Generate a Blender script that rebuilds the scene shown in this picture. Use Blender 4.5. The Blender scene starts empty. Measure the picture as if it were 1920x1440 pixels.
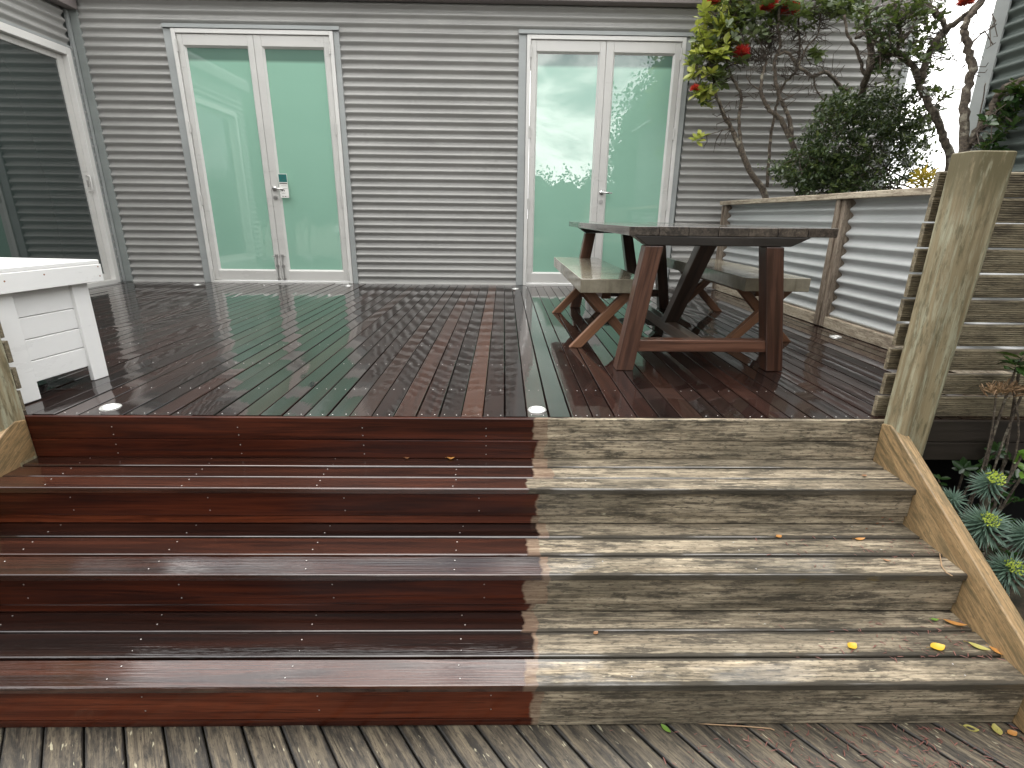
import bpy, bmesh, math, random
import numpy as np
from mathutils import Matrix, Vector, Euler
random.seed(7); rng = np.random.default_rng(7)
R = math.radians
scene = bpy.context.scene
COL = scene.collection

# ------------------------------------------------------------------ camera
F, PITCH, YAW, ROLL = 976.22, 0.311649, 0.018478, -0.011821
W, HC = 6.5336, 0.80924            # house wall distance, eye height above the deck
def cam_axes():
    cy, sy, cp, sp = math.cos(YAW), math.sin(YAW), math.cos(PITCH), math.sin(PITCH)
    fwd = Vector((sy*cp, cy*cp, -sp)); right = Vector((cy, -sy, 0)); down = fwd.cross(right)
    cr, sr = math.cos(ROLL), math.sin(ROLL)
    return cr*right + sr*down, -sr*right + cr*down, fwd
AX, AD, AF = cam_axes()
cam = bpy.data.cameras.new('camera'); camo = bpy.data.objects.new('camera', cam); COL.objects.link(camo)
cam.sensor_width = 36; cam.lens = F/1920*36; cam.clip_end = 2000; cam.clip_start = 0.02
m = Matrix((AX, -AD, -AF)).transposed().to_4x4(); m.translation = (0, 0, HC)
camo.matrix_world = m
scene.camera = camo
def ray(px, py): return AX*((px-960)/F) + AD*((py-720)/F) + AF
def atY(px, py, Y): r = ray(px, py); return r*(Y/r.y) + Vector((0, 0, HC))
def atZ(px, py, Z): r = ray(px, py); return r*((Z-HC)/r.z) + Vector((0, 0, HC))
def atX(px, py, X): r = ray(px, py); return r*(X/r.x) + Vector((0, 0, HC))

# ------------------------------------------------------------------ node helper
class NT:
    def __init__(s, tree): s.t = tree; s.t.nodes.clear()
    def n(s, typ, ins=None, **kw):
        nd = s.t.nodes.new(typ)
        for k, v in kw.items(): setattr(nd, k, v)
        for k, v in (ins or {}).items():
            so = nd.inputs[k]
            if isinstance(v, bpy.types.NodeSocket): s.t.links.new(v, so)
            else: so.default_value = v
        return nd
    def math(s, op, a, b=0.0, clamp=False):
        return s.n('ShaderNodeMath', {0: a, 1: b}, operation=op, use_clamp=clamp).outputs[0]
    def vmath(s, op, a, b):
        return s.n('ShaderNodeVectorMath', {0: a, 1: b}, operation=op).outputs[0]
    def mix(s, f, a, b, typ='MIX'):
        nd = s.t.nodes.new('ShaderNodeMix'); nd.data_type = 'RGBA'; nd.blend_type = typ; nd.clamp_factor = True
        for i, v in ((0, f), (6, a), (7, b)):
            if isinstance(v, bpy.types.NodeSocket): s.t.links.new(v, nd.inputs[i])
            else: nd.inputs[i].default_value = (tuple(v)+(1,))[:4] if i else v
        return nd.outputs[2]
    def noise(s, vec, scale, detail=3, rough=.55, dist=0):
        return s.n('ShaderNodeTexNoise', {'Vector': vec, 'Scale': scale, 'Detail': detail, 'Roughness': rough, 'Distortion': dist}).outputs[0]
    def ramp(s, f, a, b, lo=0.0, hi=1.0):
        return s.n('ShaderNodeMapRange', {0: f, 1: a, 2: b, 3: lo, 4: hi}, clamp=True, interpolation_type='SMOOTHSTEP').outputs[0]
    def scale(s, vec, sc): return s.vmath('MULTIPLY', vec, sc)

# ------------------------------------------------------------------ sky, sun, exposure
SUN_EL, SUN_AZ = 77, 6             # almost overhead, veiled by cloud
world = bpy.data.worlds.new('World'); scene.world = world; world.use_nodes = True
w = NT(world.node_tree)
sky = w.n('ShaderNodeTexSky', sky_type='NISHITA', sun_disc=False, sun_elevation=R(SUN_EL), sun_rotation=R(SUN_AZ), air_density=1.2, dust_density=2.0)
tc = w.n('ShaderNodeTexCoord').outputs['Generated']
cv = w.scale(tc, (1, 1, 2.2))
c1 = w.noise(cv, 3.4, 8, .6, .7); c2 = w.noise(cv, 11, 7, .62, .4)
cl = w.math('ADD', w.math('MULTIPLY', c1, .7), w.math('MULTIPLY', c2, .3))
cover = w.ramp(cl, .30, .47, .55, 1)
tone = w.ramp(cl, .40, .62)
cloud = w.mix(tone, (7.0, 7.3, 7.7), (25, 24.6, 23.8))
skyc = w.mix(cover, sky.outputs[0], cloud)
bg = w.n('ShaderNodeBackground', {'Color': skyc, 'Strength': 0.1})
w.n('ShaderNodeOutputWorld', {'Surface': bg.outputs[0]})
sun = bpy.data.lights.new('sun', 'SUN'); sun.energy = 1.5; sun.angle = R(60); sun.color = (1, .96, .9)
suno = bpy.data.objects.new('sun', sun); COL.objects.link(suno)
az = R(SUN_AZ); sd = Vector((math.sin(az)*math.cos(R(SUN_EL)), math.cos(az)*math.cos(R(SUN_EL)), math.sin(R(SUN_EL))))
suno.rotation_euler = (-sd).to_track_quat('-Z', 'Y').to_euler()
vs = scene.view_settings
scene.display_settings.display_device = 'sRGB'
vs.view_transform = 'Standard'; vs.look = 'None'; vs.exposure = 0.92; vs.gamma = 1; vs.use_curve_mapping = False
scene.render.engine = 'CYCLES'
scene.cycles.max_bounces = 8

# ------------------------------------------------------------------ materials
M = {}
def mat(name):
    ma = bpy.data.materials.new(name); ma.use_nodes = True; M[name] = ma
    return ma, NT(ma.node_tree)
def finish(t, **ins):
    ins = {k.replace('_', ' '): v for k, v in ins.items()}
    p = t.n('ShaderNodeBsdfPrincipled', ins)
    t.n('ShaderNodeOutputMaterial', {'Surface': p.outputs[0]})
    return p
def c4(c): return (c[0], c[1], c[2], 1)
def objvec(t, off=40.0):
    o = t.n('ShaderNodeTexCoord').outputs['Object']; r = t.n('ShaderNodeObjectInfo').outputs['Random']
    k = t.n('ShaderNodeCombineXYZ', {0: t.math('MULTIPLY', r, off), 1: t.math('MULTIPLY', r, off*1.7), 2: t.math('MULTIPLY', r, off*.6)}).outputs[0]
    return t.vmath('ADD', o, k), r
def ax_scale(axis, along, across):
    return {'X': (along, across, across), 'Y': (across, along, across), 'Z': (across, across, along)}[axis]
def bump(t, h, strength, dist=.002):
    return t.n('ShaderNodeBump', {'Height': h, 'Strength': strength, 'Distance': dist}).outputs[0]
def grain(t, v, axis):
    g1 = t.noise(t.scale(v, ax_scale(axis, 1.0, 22)), 1, 5, .6, 1.2)
    g2 = t.noise(t.scale(v, ax_scale(axis, 5, 190)), 1, 3, .6)
    return g1, g2

def stained_layer(t, v, r, axis, dark, mid, light):
    g1, g2 = grain(t, v, axis)
    c = t.mix(t.ramp(g1, .3, .7), dark, mid)
    c = t.mix(t.ramp(r, .35, 1), c, t.mix(t.ramp(g1, .35, .65), mid, light))
    fg = t.noise(t.scale(v, ax_scale(axis, 3, 90)), 1, 5, .65, .6)
    c = t.mix(t.ramp(g2, .5, .75, 0, .45), c, dark); c = t.mix(t.ramp(fg, .52, .68, 0, .6), c, dark)
    return c, g1, g2
def weathered_layer(t, v, r, axis, base, pale, dark, fleck=.7, edge=None):
    g1 = t.noise(t.scale(v, ax_scale(axis, 2.2, 60)), 1, 6, .66, .8)
    g2 = t.noise(t.scale(v, ax_scale(axis, 7, 210)), 1, 3, .6)
    ck = t.noise(t.scale(v, ax_scale(axis, 2.4, 150)), 1, 4, .6, .4)          # drying cracks
    blot = t.noise(t.scale(v, ax_scale(axis, 5, 34)), 1, 8, .7)
    c = t.mix(t.ramp(g1, .34, .66), base, pale)
    c = t.mix(t.ramp(g2, .46, .70, 0, .6), c, dark)
    c = t.mix(t.ramp(blot, .46, .62, 0, .85), c, dark)
    sp = t.noise(t.scale(v, ax_scale(axis, 34, 110)), 1, 6, .72)
    c = t.mix(t.ramp(sp, .52, .64, 0, .75), c, dark); c = t.mix(t.ramp(sp, .46, .34, 0, .4), c, pale)
    c = t.mix(t.ramp(ck, .63, .68, 0, .85), c, dark)
    fl = t.noise(t.scale(v, ax_scale(axis, 22, 110)), 1, 2, .5)
    c = t.mix(t.ramp(fl, .67, .73, 0, fleck*.8), c, (.62, .57, .40))
    r5 = t.math('FRACT', t.math('MULTIPLY', r, 17.3))
    c = t.mix(t.ramp(r5, 0, 1, 0, .42), c, t.mix(.6, c, dark))                # boards differ in tone
    if edge:                                                                  # mould along the arrises, also painting shade into the board joints
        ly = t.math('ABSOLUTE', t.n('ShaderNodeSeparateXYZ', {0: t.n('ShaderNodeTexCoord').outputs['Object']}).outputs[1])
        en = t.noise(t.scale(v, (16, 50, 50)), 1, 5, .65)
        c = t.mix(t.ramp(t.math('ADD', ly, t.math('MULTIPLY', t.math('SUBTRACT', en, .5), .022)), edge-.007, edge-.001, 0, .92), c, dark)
    g = t.math('SUBTRACT', g1, t.ramp(ck, .63, .68, 0, .5))
    return c, g, g2, blot

def wood(name, axis, kind, cols, rough=(.4, .6), coat=0, coatr=(.05, .25), bmp=.35, wet=0.45, fleck=.0, edge=None):
    ma, t = mat(name); v, r = objvec(t)
    if kind == 's': c, g1, g2 = stained_layer(t, v, r, axis, *cols)
    else: c, g1, g2, bl = weathered_layer(t, v, r, axis, *cols, fleck, edge)
    wn = t.noise(t.scale(v, ax_scale(axis, 1.2, 3)), 1, 4, .6)
    rr = t.ramp(g1, .3, .7, *rough)
    h = t.math('ADD', g1, t.math('MULTIPLY', g2, .6))
    nrm = bump(t, h, bmp)
    finish(t, Base_Color=c, Roughness=rr, Normal=nrm, Coat_Weight=coat, Coat_Roughness=t.ramp(wn, wet-.1, wet+.2, *coatr), Coat_IOR=1.4,
           Coat_Normal=bump(t, h, bmp*.25, .001))
    return ma

# upper deck boards: dark stained hardwood under a film of rain
def deck_material():
    ma, t = mat('wet_deck'); v, r = objvec(t)
    c, g1, g2 = stained_layer(t, v, r, 'X', (.005, .0026, .0022), (.013, .0055, .0042), (.028, .0105, .0072))
    oc = t.n('ShaderNodeObjectInfo').outputs['Color']
    r2 = t.math('SUBTRACT', 1.0, t.n('ShaderNodeSeparateColor', {0: oc}).outputs[0])
    c = t.mix(r2, c, t.mix(g1, (.11, .045, .027), (.19, .085, .05)))
    gp = t.n('ShaderNodeNewGeometry').outputs['Position']
    pd = t.noise(t.scale(gp, (2.4, .8, 1)), 1.3, 5, .6, .5)            # where water stands on the boards
    pd2 = t.noise(t.scale(gp, (9, 4, 1)), 1, 4, .6)
    film = t.math('ADD', t.math('MULTIPLY', pd, .65), t.math('MULTIPLY', pd2, .35))
    cr = t.ramp(film, .40, .58, .09, .012)
    h = t.math('ADD', g1, t.math('MULTIPLY', g2, .5))
    rip = t.noise(t.scale(v, (9, 16, 1)), 1, 3, .5)
    hc = t.math('ADD', t.math('MULTIPLY', rip, 1.2), t.math('MULTIPLY', g1, t.ramp(film, .4, .62, .9, .1)))
    c = t.mix(t.ramp(film, .36, .5, .18, 0), c, (.04, .022, .016))
    finish(t, Base_Color=c, Roughness=t.ramp(g1, .3, .7, .4, .6), Specular_IOR_Level=.05, Normal=bump(t, h, .3, .002), Coat_Weight=1.0, Coat_Roughness=cr, Coat_IOR=1.55,
           Coat_Normal=bump(t, hc, .30, .0009))
deck_material()

# steps: oiled up to an uneven edge, bare and weathered beyond
def step_material(name, shade, cw, cols, edge=None, seam=.10, fade=.012):
    ma, t = mat(name); v, r = objvec(t)
    a, g1, g2 = stained_layer(t, v, r, 'X', *cols)
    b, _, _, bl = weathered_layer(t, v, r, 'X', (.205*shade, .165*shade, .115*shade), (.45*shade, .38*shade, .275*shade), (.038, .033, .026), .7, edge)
    gp = t.n('ShaderNodeNewGeometry').outputs['Position']
    sx = t.n('ShaderNodeSeparateXYZ', {0: gp})
    edge = t.noise(t.scale(gp, (3, 14, 14)), 1, 3, .6)
    r3 = t.math('FRACT', t.math('MULTIPLY', r, 91.3))
    x = t.math('ADD', sx.outputs[0], t.math('ADD', t.math('MULTIPLY', t.math('SUBTRACT', r3, .5), .055), t.math('MULTIPLY', t.math('SUBTRACT', edge, .5), .06)))
    x = t.math('ADD', x, t.math('MULTIPLY', sx.outputs[2], -.10))
    f = t.ramp(x, seam+.04, seam+.04+fade)
    # a thin first coat brushed past the edge
    f2 = t.ramp(t.math('ADD', x, t.math('MULTIPLY', t.math('FRACT', t.math('MULTIPLY', r, 53.1)), -.09)), seam+.04, seam+.045)
    b2 = t.mix(.55, b, (.17, .10, .065))
    dp = t.noise(t.scale(gp, (2.2, 9, 9)), 1, 6, .62, .5)
    b = t.mix(t.ramp(dp, .40, .56, .65, 0), b, t.mix(.25, (.03, .026, .018), b))
    c = t.mix(f, a, t.mix(f2, b2, b))
    film = t.noise(t.scale(gp, (1.6, 5, 3)), 1.1, 5, .6, .4)
    wetb = t.ramp(film, .45, .56)
    coat = t.n('ShaderNodeMapRange', {0: f, 1: 0, 2: 1, 3: cw, 4: t.math('MULTIPLY', wetb, .9*cw)}).outputs[0]
    h = t.math('ADD', g1, t.math('MULTIPLY', g2, .7))
    finish(t, Base_Color=c, Roughness=t.n('ShaderNodeMapRange', {0: f, 3: .45, 4: .65}).outputs[0], Specular_IOR_Level=t.n('ShaderNodeMapRange', {0: f, 3: .06, 4: .25}).outputs[0], Normal=bump(t, h, t.math('MULTIPLY', t.math('ADD', f, .35), .6), .004),
           Coat_Weight=coat, Coat_Roughness=t.math('ADD', t.ramp(film, .38, .62, .08, .025), t.ramp(g2, .4, .75, 0, .07)), Coat_IOR=1.75, Coat_Normal=bump(t, h, .4, .0012))
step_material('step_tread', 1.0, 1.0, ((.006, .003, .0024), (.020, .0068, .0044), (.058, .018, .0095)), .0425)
step_material('step_riser', 1.25, .24, ((.018, .0045, .0026), (.075, .0165, .0068), (.15, .036, .0145)))

WEA = ((.25, .215, .165), (.46, .40, .30), (.05, .046, .037))
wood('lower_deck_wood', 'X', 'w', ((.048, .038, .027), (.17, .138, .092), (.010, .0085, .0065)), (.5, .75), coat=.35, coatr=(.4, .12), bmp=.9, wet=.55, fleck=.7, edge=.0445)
wood('pine_slat', 'X', 'w', ((.185, .15, .095), (.30, .255, .17), (.06, .047, .03)), (.5, .7), bmp=.5, coat=.15)
wood('stringer_pine', 'X', 'w', ((.27, .17, .08), (.40, .265, .13), (.12, .09, .045)), (.45, .6), bmp=.4, coat=.15)
wood('rail_grey', 'Y', 'w', ((.38, .32, .24), (.55, .48, .37), (.16, .12, .085)), (.5, .7), bmp=.5)
wood('post_brown', 'Z', 'w', ((.20, .155, .115), (.33, .275, .215), (.09, .065, .045)), (.5, .7), bmp=.6)
wood('dark_fascia', 'X', 's', ((.012, .009, .007), (.022, .016, .012), (.035, .026, .02)), (.4, .6), coat=.3)
TEA = ((.022, .010, .007), (.085, .034, .019), (.155, .068, .040))
wood('table_leg', 'Z', 's', TEA, (.3, .5), coat=.7, coatr=(.25, .1))
wood('table_beam', 'X', 's', TEA, (.3, .5), coat=.7, coatr=(.25, .1))
wood('table_long', 'Y', 's', ((.022, .016, .013), (.06, .04, .03), (.10, .07, .05)), (.3, .5), coat=.7, coatr=(.25, .1))
wood('table_plank', 'Y', 'w', ((.055, .042, .033), (.13, .105, .083), (.018, .014, .012)), (.3, .5), coat=1, coatr=(.14, .04), bmp=.35)
wood('table_dark', 'X', 's', ((.006, .005, .0045), (.013, .010, .008), (.022, .016, .012)), (.4, .6), coat=.3, coatr=(.3, .12))
wood('bench_leg', 'X', 's', ((.10, .042, .02), (.19, .085, .042), (.25, .12, .06)), (.4, .55), coat=.3)

def post_material():
    ma, t = mat('post_pine'); v, r = objvec(t)
    g1, g2 = grain(t, v, 'Z')
    c = t.mix(t.ramp(g1, .3, .7), (.155, .12, .065), (.27, .22, .13))
    gp = t.n('ShaderNodeNewGeometry').outputs['Position']
    al = t.noise(t.scale(gp, (40, 40, 3.5)), 1, 8, .74, .5)
    c = t.mix(t.ramp(al, .44, .64, 0, .75), c, (.36, .37, .27))         # pale lichen
    al2 = t.noise(t.scale(gp, (40, 40, 9)), 1.3, 7, .7)
    c = t.mix(t.ramp(al2, .50, .66, 0, .8), c, (.10, .085, .045))
    z = t.n('ShaderNodeSeparateXYZ', {0: gp}).outputs[2]
    c = t.mix(t.math('MULTIPLY', t.ramp(z, .80, 1.0), t.ramp(al2, .3, .5)), c, (.12, .10, .05))   # mouldy head of the post
    finish(t, Base_Color=c, Roughness=.6, Normal=bump(t, t.math('ADD', g1, g2), .5))
post_material()

def metal(name, col, rough=.4, metallic=0.0, var=.12, spec=.5):
    ma, t = mat(name); gp = t.n('ShaderNodeNewGeometry').outputs['Position']
    n = t.noise(t.scale(gp, (1.5, 1.5, 5)), 1, 6, .65); n2 = t.noise(gp, 60, 3, .6)
    k = t.math('ADD', t.ramp(n, .25, .75, 1-var, 1+var*.4), t.math('MULTIPLY', t.math('SUBTRACT', n2, .5), var*.5))
    c = t.n('ShaderNodeVectorMath', {0: col, 3: k}, operation='SCALE').outputs[0]
    finish(t, Base_Color=c, Roughness=t.ramp(n, .3, .7, rough*.8, rough*1.25), Metallic=metallic, Specular_IOR_Level=spec,
           Normal=bump(t, n2, .06, .001))
metal('cladding', (.335, .33, .315), .36)
metal('cladding_pale', (.43, .44, .435), .34)
metal('cladding_dark', (.11, .13, .12), .4)
metal('flashing', (.235, .255, .245), .42)
metal('flashing_light', (.31, .325, .32), .42)
metal('gutter', (.19, .165, .158), .5)
metal('frame_alu', (.53, .52, .495), .33, var=.06)
metal('frame_white', (.62, .61, .585), .35, var=.05)
metal('steel', (.62, .61, .6), .25, 1.0)
metal('steel_dull', (.42, .41, .4), .4, .9)
metal('white_paint', (.80, .80, .79), .3, var=.05)
metal('light_rim', (.72, .72, .70), .22, .6)
metal('card_white', (.75, .74, .70), .5, var=.03); metal('card_teal', (.01, .13, .12), .4); metal('card_ink', (.12, .11, .10), .5)
metal('rust', (.25, .10, .05), .7)
metal('dark_void', (.02, .02, .02), .8)
metal('roofing', (.3, .31, .3), .45)

def lens_mat():
    ma, t = mat('light_lens'); finish(t, Base_Color=(.72, .73, .72, 1), Roughness=.12, Specular_IOR_Level=.6, Coat_Weight=.5, Coat_Roughness=.05)
lens_mat()
def glass_mats():
    # back-coated mint privacy glass; the coating stops short of the head of each pane
    ma, t = mat('mint_glass'); gp = t.n('ShaderNodeNewGeometry').outputs['Position']
    z = t.n('ShaderNodeSeparateXYZ', {0: gp}).outputs[2]
    n = t.noise(t.scale(gp, (1.2, 1, 3)), 1, 4, .6)
    c = t.mix(n, (.25, .455, .35), (.28, .495, .385))
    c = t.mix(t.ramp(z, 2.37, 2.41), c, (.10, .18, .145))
    wv = t.noise(t.scale(gp, (2, 1, 3)), 1, 2, .4)
    finish(t, Base_Color=c, Roughness=.55, Specular_IOR_Level=.2, Coat_Weight=1.0, Coat_Roughness=.0, Coat_IOR=2.2, Coat_Normal=bump(t, wv, .12, .004))
    ma, t = mat('clear_glass'); gp = t.n('ShaderNodeNewGeometry').outputs['Position']
    wv = t.noise(t.scale(gp, (1, 2, 2)), 1, 2, .4)
    finish(t, Base_Color=(.022, .032, .03, 1), Roughness=.3, Specular_IOR_Level=.2, Coat_Weight=1.0, Coat_Roughness=.0, Coat_IOR=2.1, Coat_Normal=bump(t, wv, .08, .004))
glass_mats()
def bench_mat():
    ma, t = mat('bench_top'); v, r = objvec(t, 9)
    n = t.noise(v, 9, 6, .65); st = t.noise(t.scale(v, (30, 30, 2.0)), 1, 4, .6); bl = t.noise(v, 2.5, 5, .6)
    c = t.mix(t.ramp(n, .3, .7), (.20, .175, .125), (.30, .27, .20))
    c = t.mix(t.ramp(st, .5, .72, 0, .55), c, (.12, .10, .065))
    c = t.mix(t.ramp(bl, .5, .68, 0, .7), c, (.15, .12, .065))
    finish(t, Base_Color=c, Roughness=.5, Normal=bump(t, n, .12), Coat_Weight=1.0, Coat_Roughness=t.ramp(bl, .35, .65, .03, .16), Coat_IOR=1.42)
bench_mat()
def soil_mat():
    ma, t = mat('soil'); gp = t.n('ShaderNodeNewGeometry').outputs['Position']
    n = t.noise(gp, 14, 8, .7); n2 = t.noise(gp, 1.2, 4, .6)
    c = t.mix(t.ramp(n, .35, .7), (.018, .013, .009), (.085, .06, .04))
    finish(t, Base_Color=t.mix(t.ramp(n2, .4, .65, 0, .5), c, (.04, .05, .02)), Roughness=.85, Normal=bump(t, n, .8, .02))
soil_mat()
def leaf_mat(name, a, b, rough=.4, trans=.25, warm=None, spec=.5):
    ma, t = mat(name)
    g = t.n('ShaderNodeNewGeometry'); n = t.noise(g.outputs['Position'], 7, 3, .6)
    rr = g.outputs['Random Per Island']
    c = t.mix(rr, a, b); c = t.mix(t.ramp(n, .35, .7, 0, .5), c, a)
    if warm: c = t.mix(t.ramp(rr, .88, .97), c, warm)
    p = t.n('ShaderNodeBsdfPrincipled', {'Base Color': c, 'Roughness': rough, 'Specular IOR Level': spec})
    tr = t.n('ShaderNodeBsdfTranslucent', {'Color': t.mix(.5, c, (.25, .35, .05))})
    mx = t.n('ShaderNodeMixShader', {0: trans, 1: p.outputs[0], 2: tr.outputs[0]})
    t.n('ShaderNodeOutputMaterial', {'Surface': mx.outputs[0]})
leaf_mat('leaf_green', (.06, .09, .026), (.15, .19, .06), .38)
leaf_mat('leaf_lime', (.25, .29, .045), (.50, .50, .10), .4, .3)
leaf_mat('leaf_grey', (.10, .13, .07), (.19, .22, .13), .45)
leaf_mat('leaf_dark', (.022, .042, .016), (.075, .105, .038), .32, .18, warm=(.13, .16, .05))
leaf_mat('leaf_glossy', (.012, .032, .010), (.035, .075, .018), .25, .15)
leaf_mat('leaf_fresh', (.07, .16, .02), (.13, .24, .035), .3, .25)
leaf_mat('leaf_euphorbia', (.085, .145, .11), (.17, .26, .195), .5, .15)
leaf_mat('flower_lime', (.55, .66, .10), (.72, .78, .22), .5, .2)
leaf_mat('flower_red', (.62, .022, .028), (.85, .07, .07), .5, .2)
leaf_mat('leaf_hedge', (.016, .034, .012), (.045, .075, .024), .55, .15, spec=.15)
leaf_mat('leaf_yellow', (.42, .30, .02), (.55, .40, .05), .45, .2)
leaf_mat('fallen_yellow', (.55, .33, .025), (.62, .42, .05), .4, .1)
leaf_mat('fallen_orange', (.42, .18, .04), (.50, .25, .08), .45, .1)
leaf_mat('fallen_olive', (.32, .30, .08), (.42, .36, .12), .45, .1)
leaf_mat('fallen_green', (.12, .22, .03), (.16, .28, .05), .45, .1)
leaf_mat('fallen_brown', (.20, .09, .04), (.30, .15, .07), .5, .05)
leaf_mat('dry_straw', (.25, .15, .08), (.42, .29, .17), .6, .05)
leaf_mat('litter_red', (.13, .05, .04), (.22, .09, .075), .6, .05)
def bark_mat():
    ma, t = mat('bark'); gp = t.n('ShaderNodeNewGeometry').outputs['Position']
    n = t.noise(gp, 38, 6, .7, .4); n2 = t.noise(gp, 11, 5, .65)
    c = t.mix(t.ramp(n, .35, .68), (.045, .034, .026), (.17, .135, .10))
    c = t.mix(t.ramp(n2, .55, .66, 0, .8), c, (.34, .31, .24))
    finish(t, Base_Color=c, Roughness=.8, Normal=bump(t, n, 1.0, .012))
bark_mat()
metal('twig', (.085, .065, .05), .7, var=.3)

# ------------------------------------------------------------------ mesh helpers
def setprops(o, label=None, cat=None, group=None, kind=None):
    for k, v in (('label', label), ('category', cat), ('group', group), ('kind', kind)):
        if v: o[k] = v
    return o
def empty(name, loc=(0, 0, 0), label=None, cat=None, group=None, rz=0):
    o = bpy.data.objects.new(name, None); COL.objects.link(o); o.location = loc; o.rotation_euler.z = rz
    o.empty_display_size = .1
    return setprops(o, label, cat, group)
def link(name, me, material, parent=None, loc=(0, 0, 0), rot=None):
    o = bpy.data.objects.new(name, me); COL.objects.link(o)
    if material and not me.materials: me.materials.append(M[material])
    o.parent = parent; o.location = loc
    if rot is not None: o.rotation_euler = rot
    return o
class MB:
    def __init__(s): s.v = []; s.f = []
    def add(s, vs, fs):
        b = len(s.v); s.v += [tuple(q) for q in vs]; s.f += [tuple(b+i for i in q) for q in fs]; return s
    def box(s, a, b):
        x0, y0, z0 = a; x1, y1, z1 = b
        return s.add([(x0,y0,z0),(x1,y0,z0),(x1,y1,z0),(x0,y1,z0),(x0,y0,z1),(x1,y0,z1),(x1,y1,z1),(x0,y1,z1)],
                     [(0,3,2,1),(4,5,6,7),(0,1,5,4),(1,2,6,5),(2,3,7,6),(3,0,4,7)])
    def prism(s, poly, a, b, axis='Y'):
        def p(q, h): return {'Y': (q[0], h, q[1]), 'X': (h, q[0], q[1]), 'Z': (q[0], q[1], h)}[axis]
        n = len(poly)
        s.add([p(q, a) for q in poly]+[p(q, b) for q in poly], [tuple(range(n)), tuple(range(2*n-1, n-1, -1))]+[(i, i+n, (i+1) % n+n, (i+1) % n) for i in range(n)])
        return s
    def tube(s, pts, rad, n=8, cap=True):
        pts = [Vector(p) for p in pts]; b = len(s.v); up = Vector((.3, .5, .81))
        for i, p in enumerate(pts):
            d = (pts[min(i+1, len(pts)-1)]-pts[max(i-1, 0)]).normalized()
            u = d.cross(up)
            u = u.normalized() if u.length > 1e-4 else Vector((1, 0, 0)); w_ = d.cross(u)
            r = rad[i] if hasattr(rad, '__len__') else rad
            for k in range(n):
                a = 2*math.pi*k/n; s.v.append(tuple(p+u*(r*math.cos(a))+w_*(r*math.sin(a))))
        for i in range(len(pts)-1):
            for k in range(n):
                s.f.append((b+i*n+k, b+i*n+(k+1) % n, b+(i+1)*n+(k+1) % n, b+(i+1)*n+k))
        if cap:
            s.f.append(tuple(b+k for k in range(n-1, -1, -1))); s.f.append(tuple(b+(len(pts)-1)*n+k for k in range(n)))
        return s
    def dome(s, c, r, h, nrm=(0, 0, 1), n=8, rings=2):
        nrm = Vector(nrm).normalized(); u = nrm.orthogonal().normalized(); v_ = nrm.cross(u); c = Vector(c); b = len(s.v)
        for j in range(rings):
            t = math.pi/2*j/rings
            for k in range(n):
                a = 2*math.pi*k/n
                s.v.append(tuple(c+(u*math.cos(a)+v_*math.sin(a))*(r*math.cos(t))+nrm*(h*math.sin(t))))
        s.v.append(tuple(c+nrm*h))
        for j in range(rings-1):
            for k in range(n): s.f.append((b+j*n+k, b+j*n+(k+1) % n, b+(j+1)*n+(k+1) % n, b+(j+1)*n+k))
        for k in range(n): s.f.append((b+(rings-1)*n+k, b+(rings-1)*n+(k+1) % n, b+rings*n))
        return s
    def mesh(s, name, bevel=0, segs=2, smooth=False):
        me = bpy.data.meshes.new(name); me.from_pydata(s.v, [], s.f); me.validate()
        bm = bmesh.new(); bm.from_mesh(me)
        bmesh.ops.recalc_face_normals(bm, faces=bm.faces)
        if bevel:
            es = [e for e in bm.edges if len(e.link_faces) == 2 and e.calc_face_angle(0) > .3]
            bmesh.ops.bevel(bm, geom=es, offset=bevel, segments=segs, profile=.5, affect='EDGES', clamp_overlap=True)
        if smooth:
            for f in bm.faces: f.smooth = True
        bm.to_mesh(me); bm.free()
        return me
    def build(s, name, material, parent=None, bevel=0, segs=2, smooth=False, grain_rot=None, loc=None):
        """verts are in world space unless loc is given; grain_rot turns the local frame so that grain follows the piece"""
        me = s.mesh(name, bevel, segs, smooth)
        me.materials.append(M[material])
        o = bpy.data.objects.new(name, me); COL.objects.link(o)
        if s.v:
            c = Vector([sum(q[i] for q in s.v)/len(s.v) for i in range(3)])
        rot = Matrix.Identity(3) if grain_rot is None else grain_rot
        me.transform(Matrix.Translation(-c)); me.transform(rot.inverted().to_4x4())
        o.rotation_euler = rot.to_euler()
        o.parent = parent
        o.location = c - (wloc(parent) if parent and loc is None else Vector((0, 0, 0)))
        return o
def wloc(o):
    p = Vector((0, 0, 0))
    while o: p = p+o.location; o = o.parent
    return p
def rotY(a): return Matrix.Rotation(a, 3, 'Y')

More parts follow.
